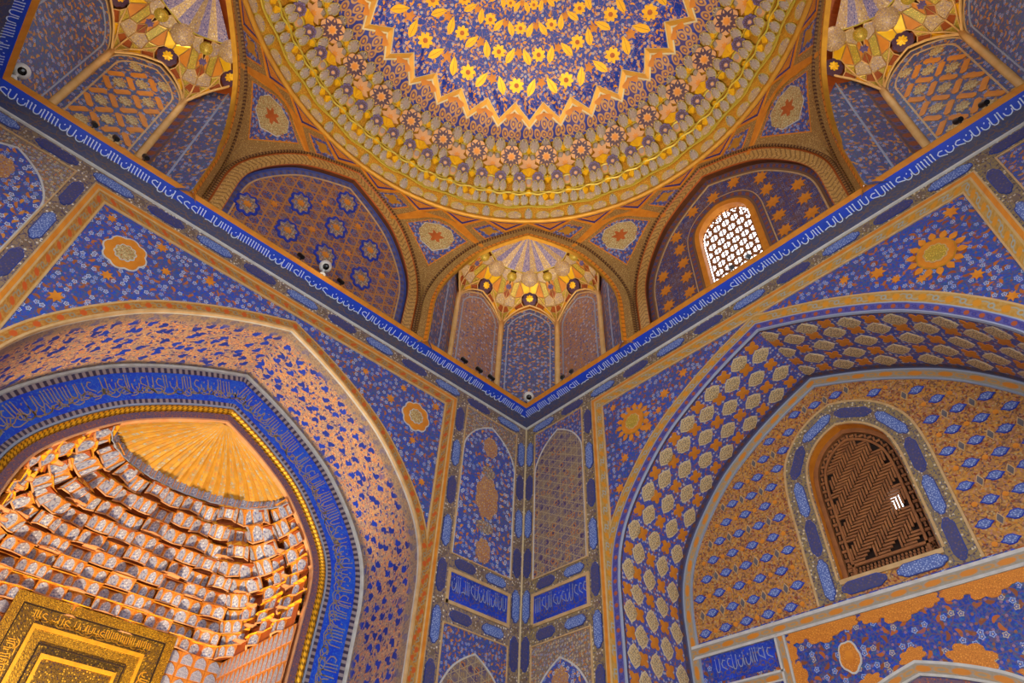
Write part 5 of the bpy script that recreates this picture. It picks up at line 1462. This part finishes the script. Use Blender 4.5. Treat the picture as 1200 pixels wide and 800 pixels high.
for i in range(32):
    th = TH0+i*SEC
    link('fleuron', ME['fleur'], dome, capmat(th, 3.22, 0, .85, .0))
    link('white_flower', ME['white_flower'], dome, capmat(th+.28*SEC, 3.03, 0, 1.0)); link('white_flower', ME['white_flower'], dome, capmat(th-.28*SEC, 3.03, 0, 1.0))

# ------------------------------------------------------------------ cameras and floodlights standing on the cornice ledge
def cctv(loc, aim, label):
    r = empty('security_camera', loc=loc); d = (Vector(aim)-Vector(loc)).normalized()
    tag(r, label, 'camera', 'white cameras on the cornice ledge')
    mb = MB(); mb.lathe([(.015, -.21), (.05, -.21), (.05, -.195), (.022, -.185), (.022, -.08), (.06, -.07), (.095, -.04)], 20); mb.build('mount', 'white_plastic', r, True)
    mb = MB(); prof = [(.001, .105)]+[(.105*cos(a), .105*sin(a)) for a in [radians(80-16*i) for i in range(11)]]+[(.001, -.105)]; mb.lathe(prof, 20); mb.build('dome_housing', 'white_plastic', r, True)
    q = d.to_track_quat('Z', 'Y').to_matrix().to_4x4(); q.translation = d*.074
    mb = MB(); mb.lathe([(.001, .038), (.03, .038), (.05, .03), (.056, .0), (.056, -.01)], 18); o = mb.build('lens', 'lens', r, True); o.matrix_local = q
    return r
cctv((-2.46, 7.37, 8.45), (.0, 1.5, 2), 'white security camera on the ledge at the far left corner')
cctv((2.20, 7.37, 8.445), (1.2, 1.5, 2), 'white security camera on the ledge midway along the left wall')
cctv((6.84, 7.37, 8.445), (2.5, 2.0, 2), 'white security camera in the central corner under the golden squinch')
def flood(loc, rz, label, grp):
    r = empty('floodlight', loc=(loc[0], loc[1], loc[2]-.035), rz=rz); r.scale = (.78, .78, .78); tag(r, label, 'floodlight', grp)
    mb = MB(); mb.box(-.03, .03, -.03, .03, -.165, -.15, 0, True); mb.box(-.012, .012, -.012, .012, -.15, -.02, 0, True); mb.build('bracket', 'black_plastic', r)
    mb = MB(); mb.tube([(0, -.05, -.06), (0, .0, .0), (0, .07, .08)], [.045, .05, .055], 10); mb.build('lamp_head', 'black_plastic', r)
G = 'small black floodlights on the cornice ledge'
for x, lb in ((-1.48, 'black floodlight under the left squinch, nearest the far left corner'), (-1.18, 'black floodlight under the left squinch, between two others'), (-.75, 'black floodlight under the left squinch beside the second column'),
              (1.81, 'black floodlight left of the camera midway along the left wall'), (2.57, 'black floodlight right of the camera midway along the left wall'),
              (5.29, 'black floodlight under the left orange panel of the central squinch, farthest from the corner'), (5.66, 'black floodlight under the left orange panel of the central squinch, the middle one'), (5.97, 'black floodlight under the left orange panel of the central squinch, nearest the corner')):
    flood((x*.989, 7.40, 8.405), .5, lb, G)
for y, lb in ((6.50, 'black floodlight under the right orange panel of the central squinch, nearer the corner'), (6.27, 'black floodlight under the right orange panel of the central squinch, farther from the corner'),
              (2.75, 'black floodlight in front of the pierced window, nearer the central squinch'), (2.44, 'black floodlight in front of the pierced window, farther from the central squinch'),
              (-.73, 'black floodlight under the right squinch, nearer the window'), (-1.05, 'black floodlight under the right squinch, farther from the window')):
    flood((6.82, y*.99, 8.405), -1.0, lb, G)
mb = MB(); mb.quad([(-3.2, -2.6, ZB), (9, -2.6, ZB), (9, 12, ZB), (-3.2, 12, ZB)]); f = mb.build('floor', 'floor_stone'); tag(f, 'pale stone floor of the hall, out of the picture', 'floor', None, 'structure')
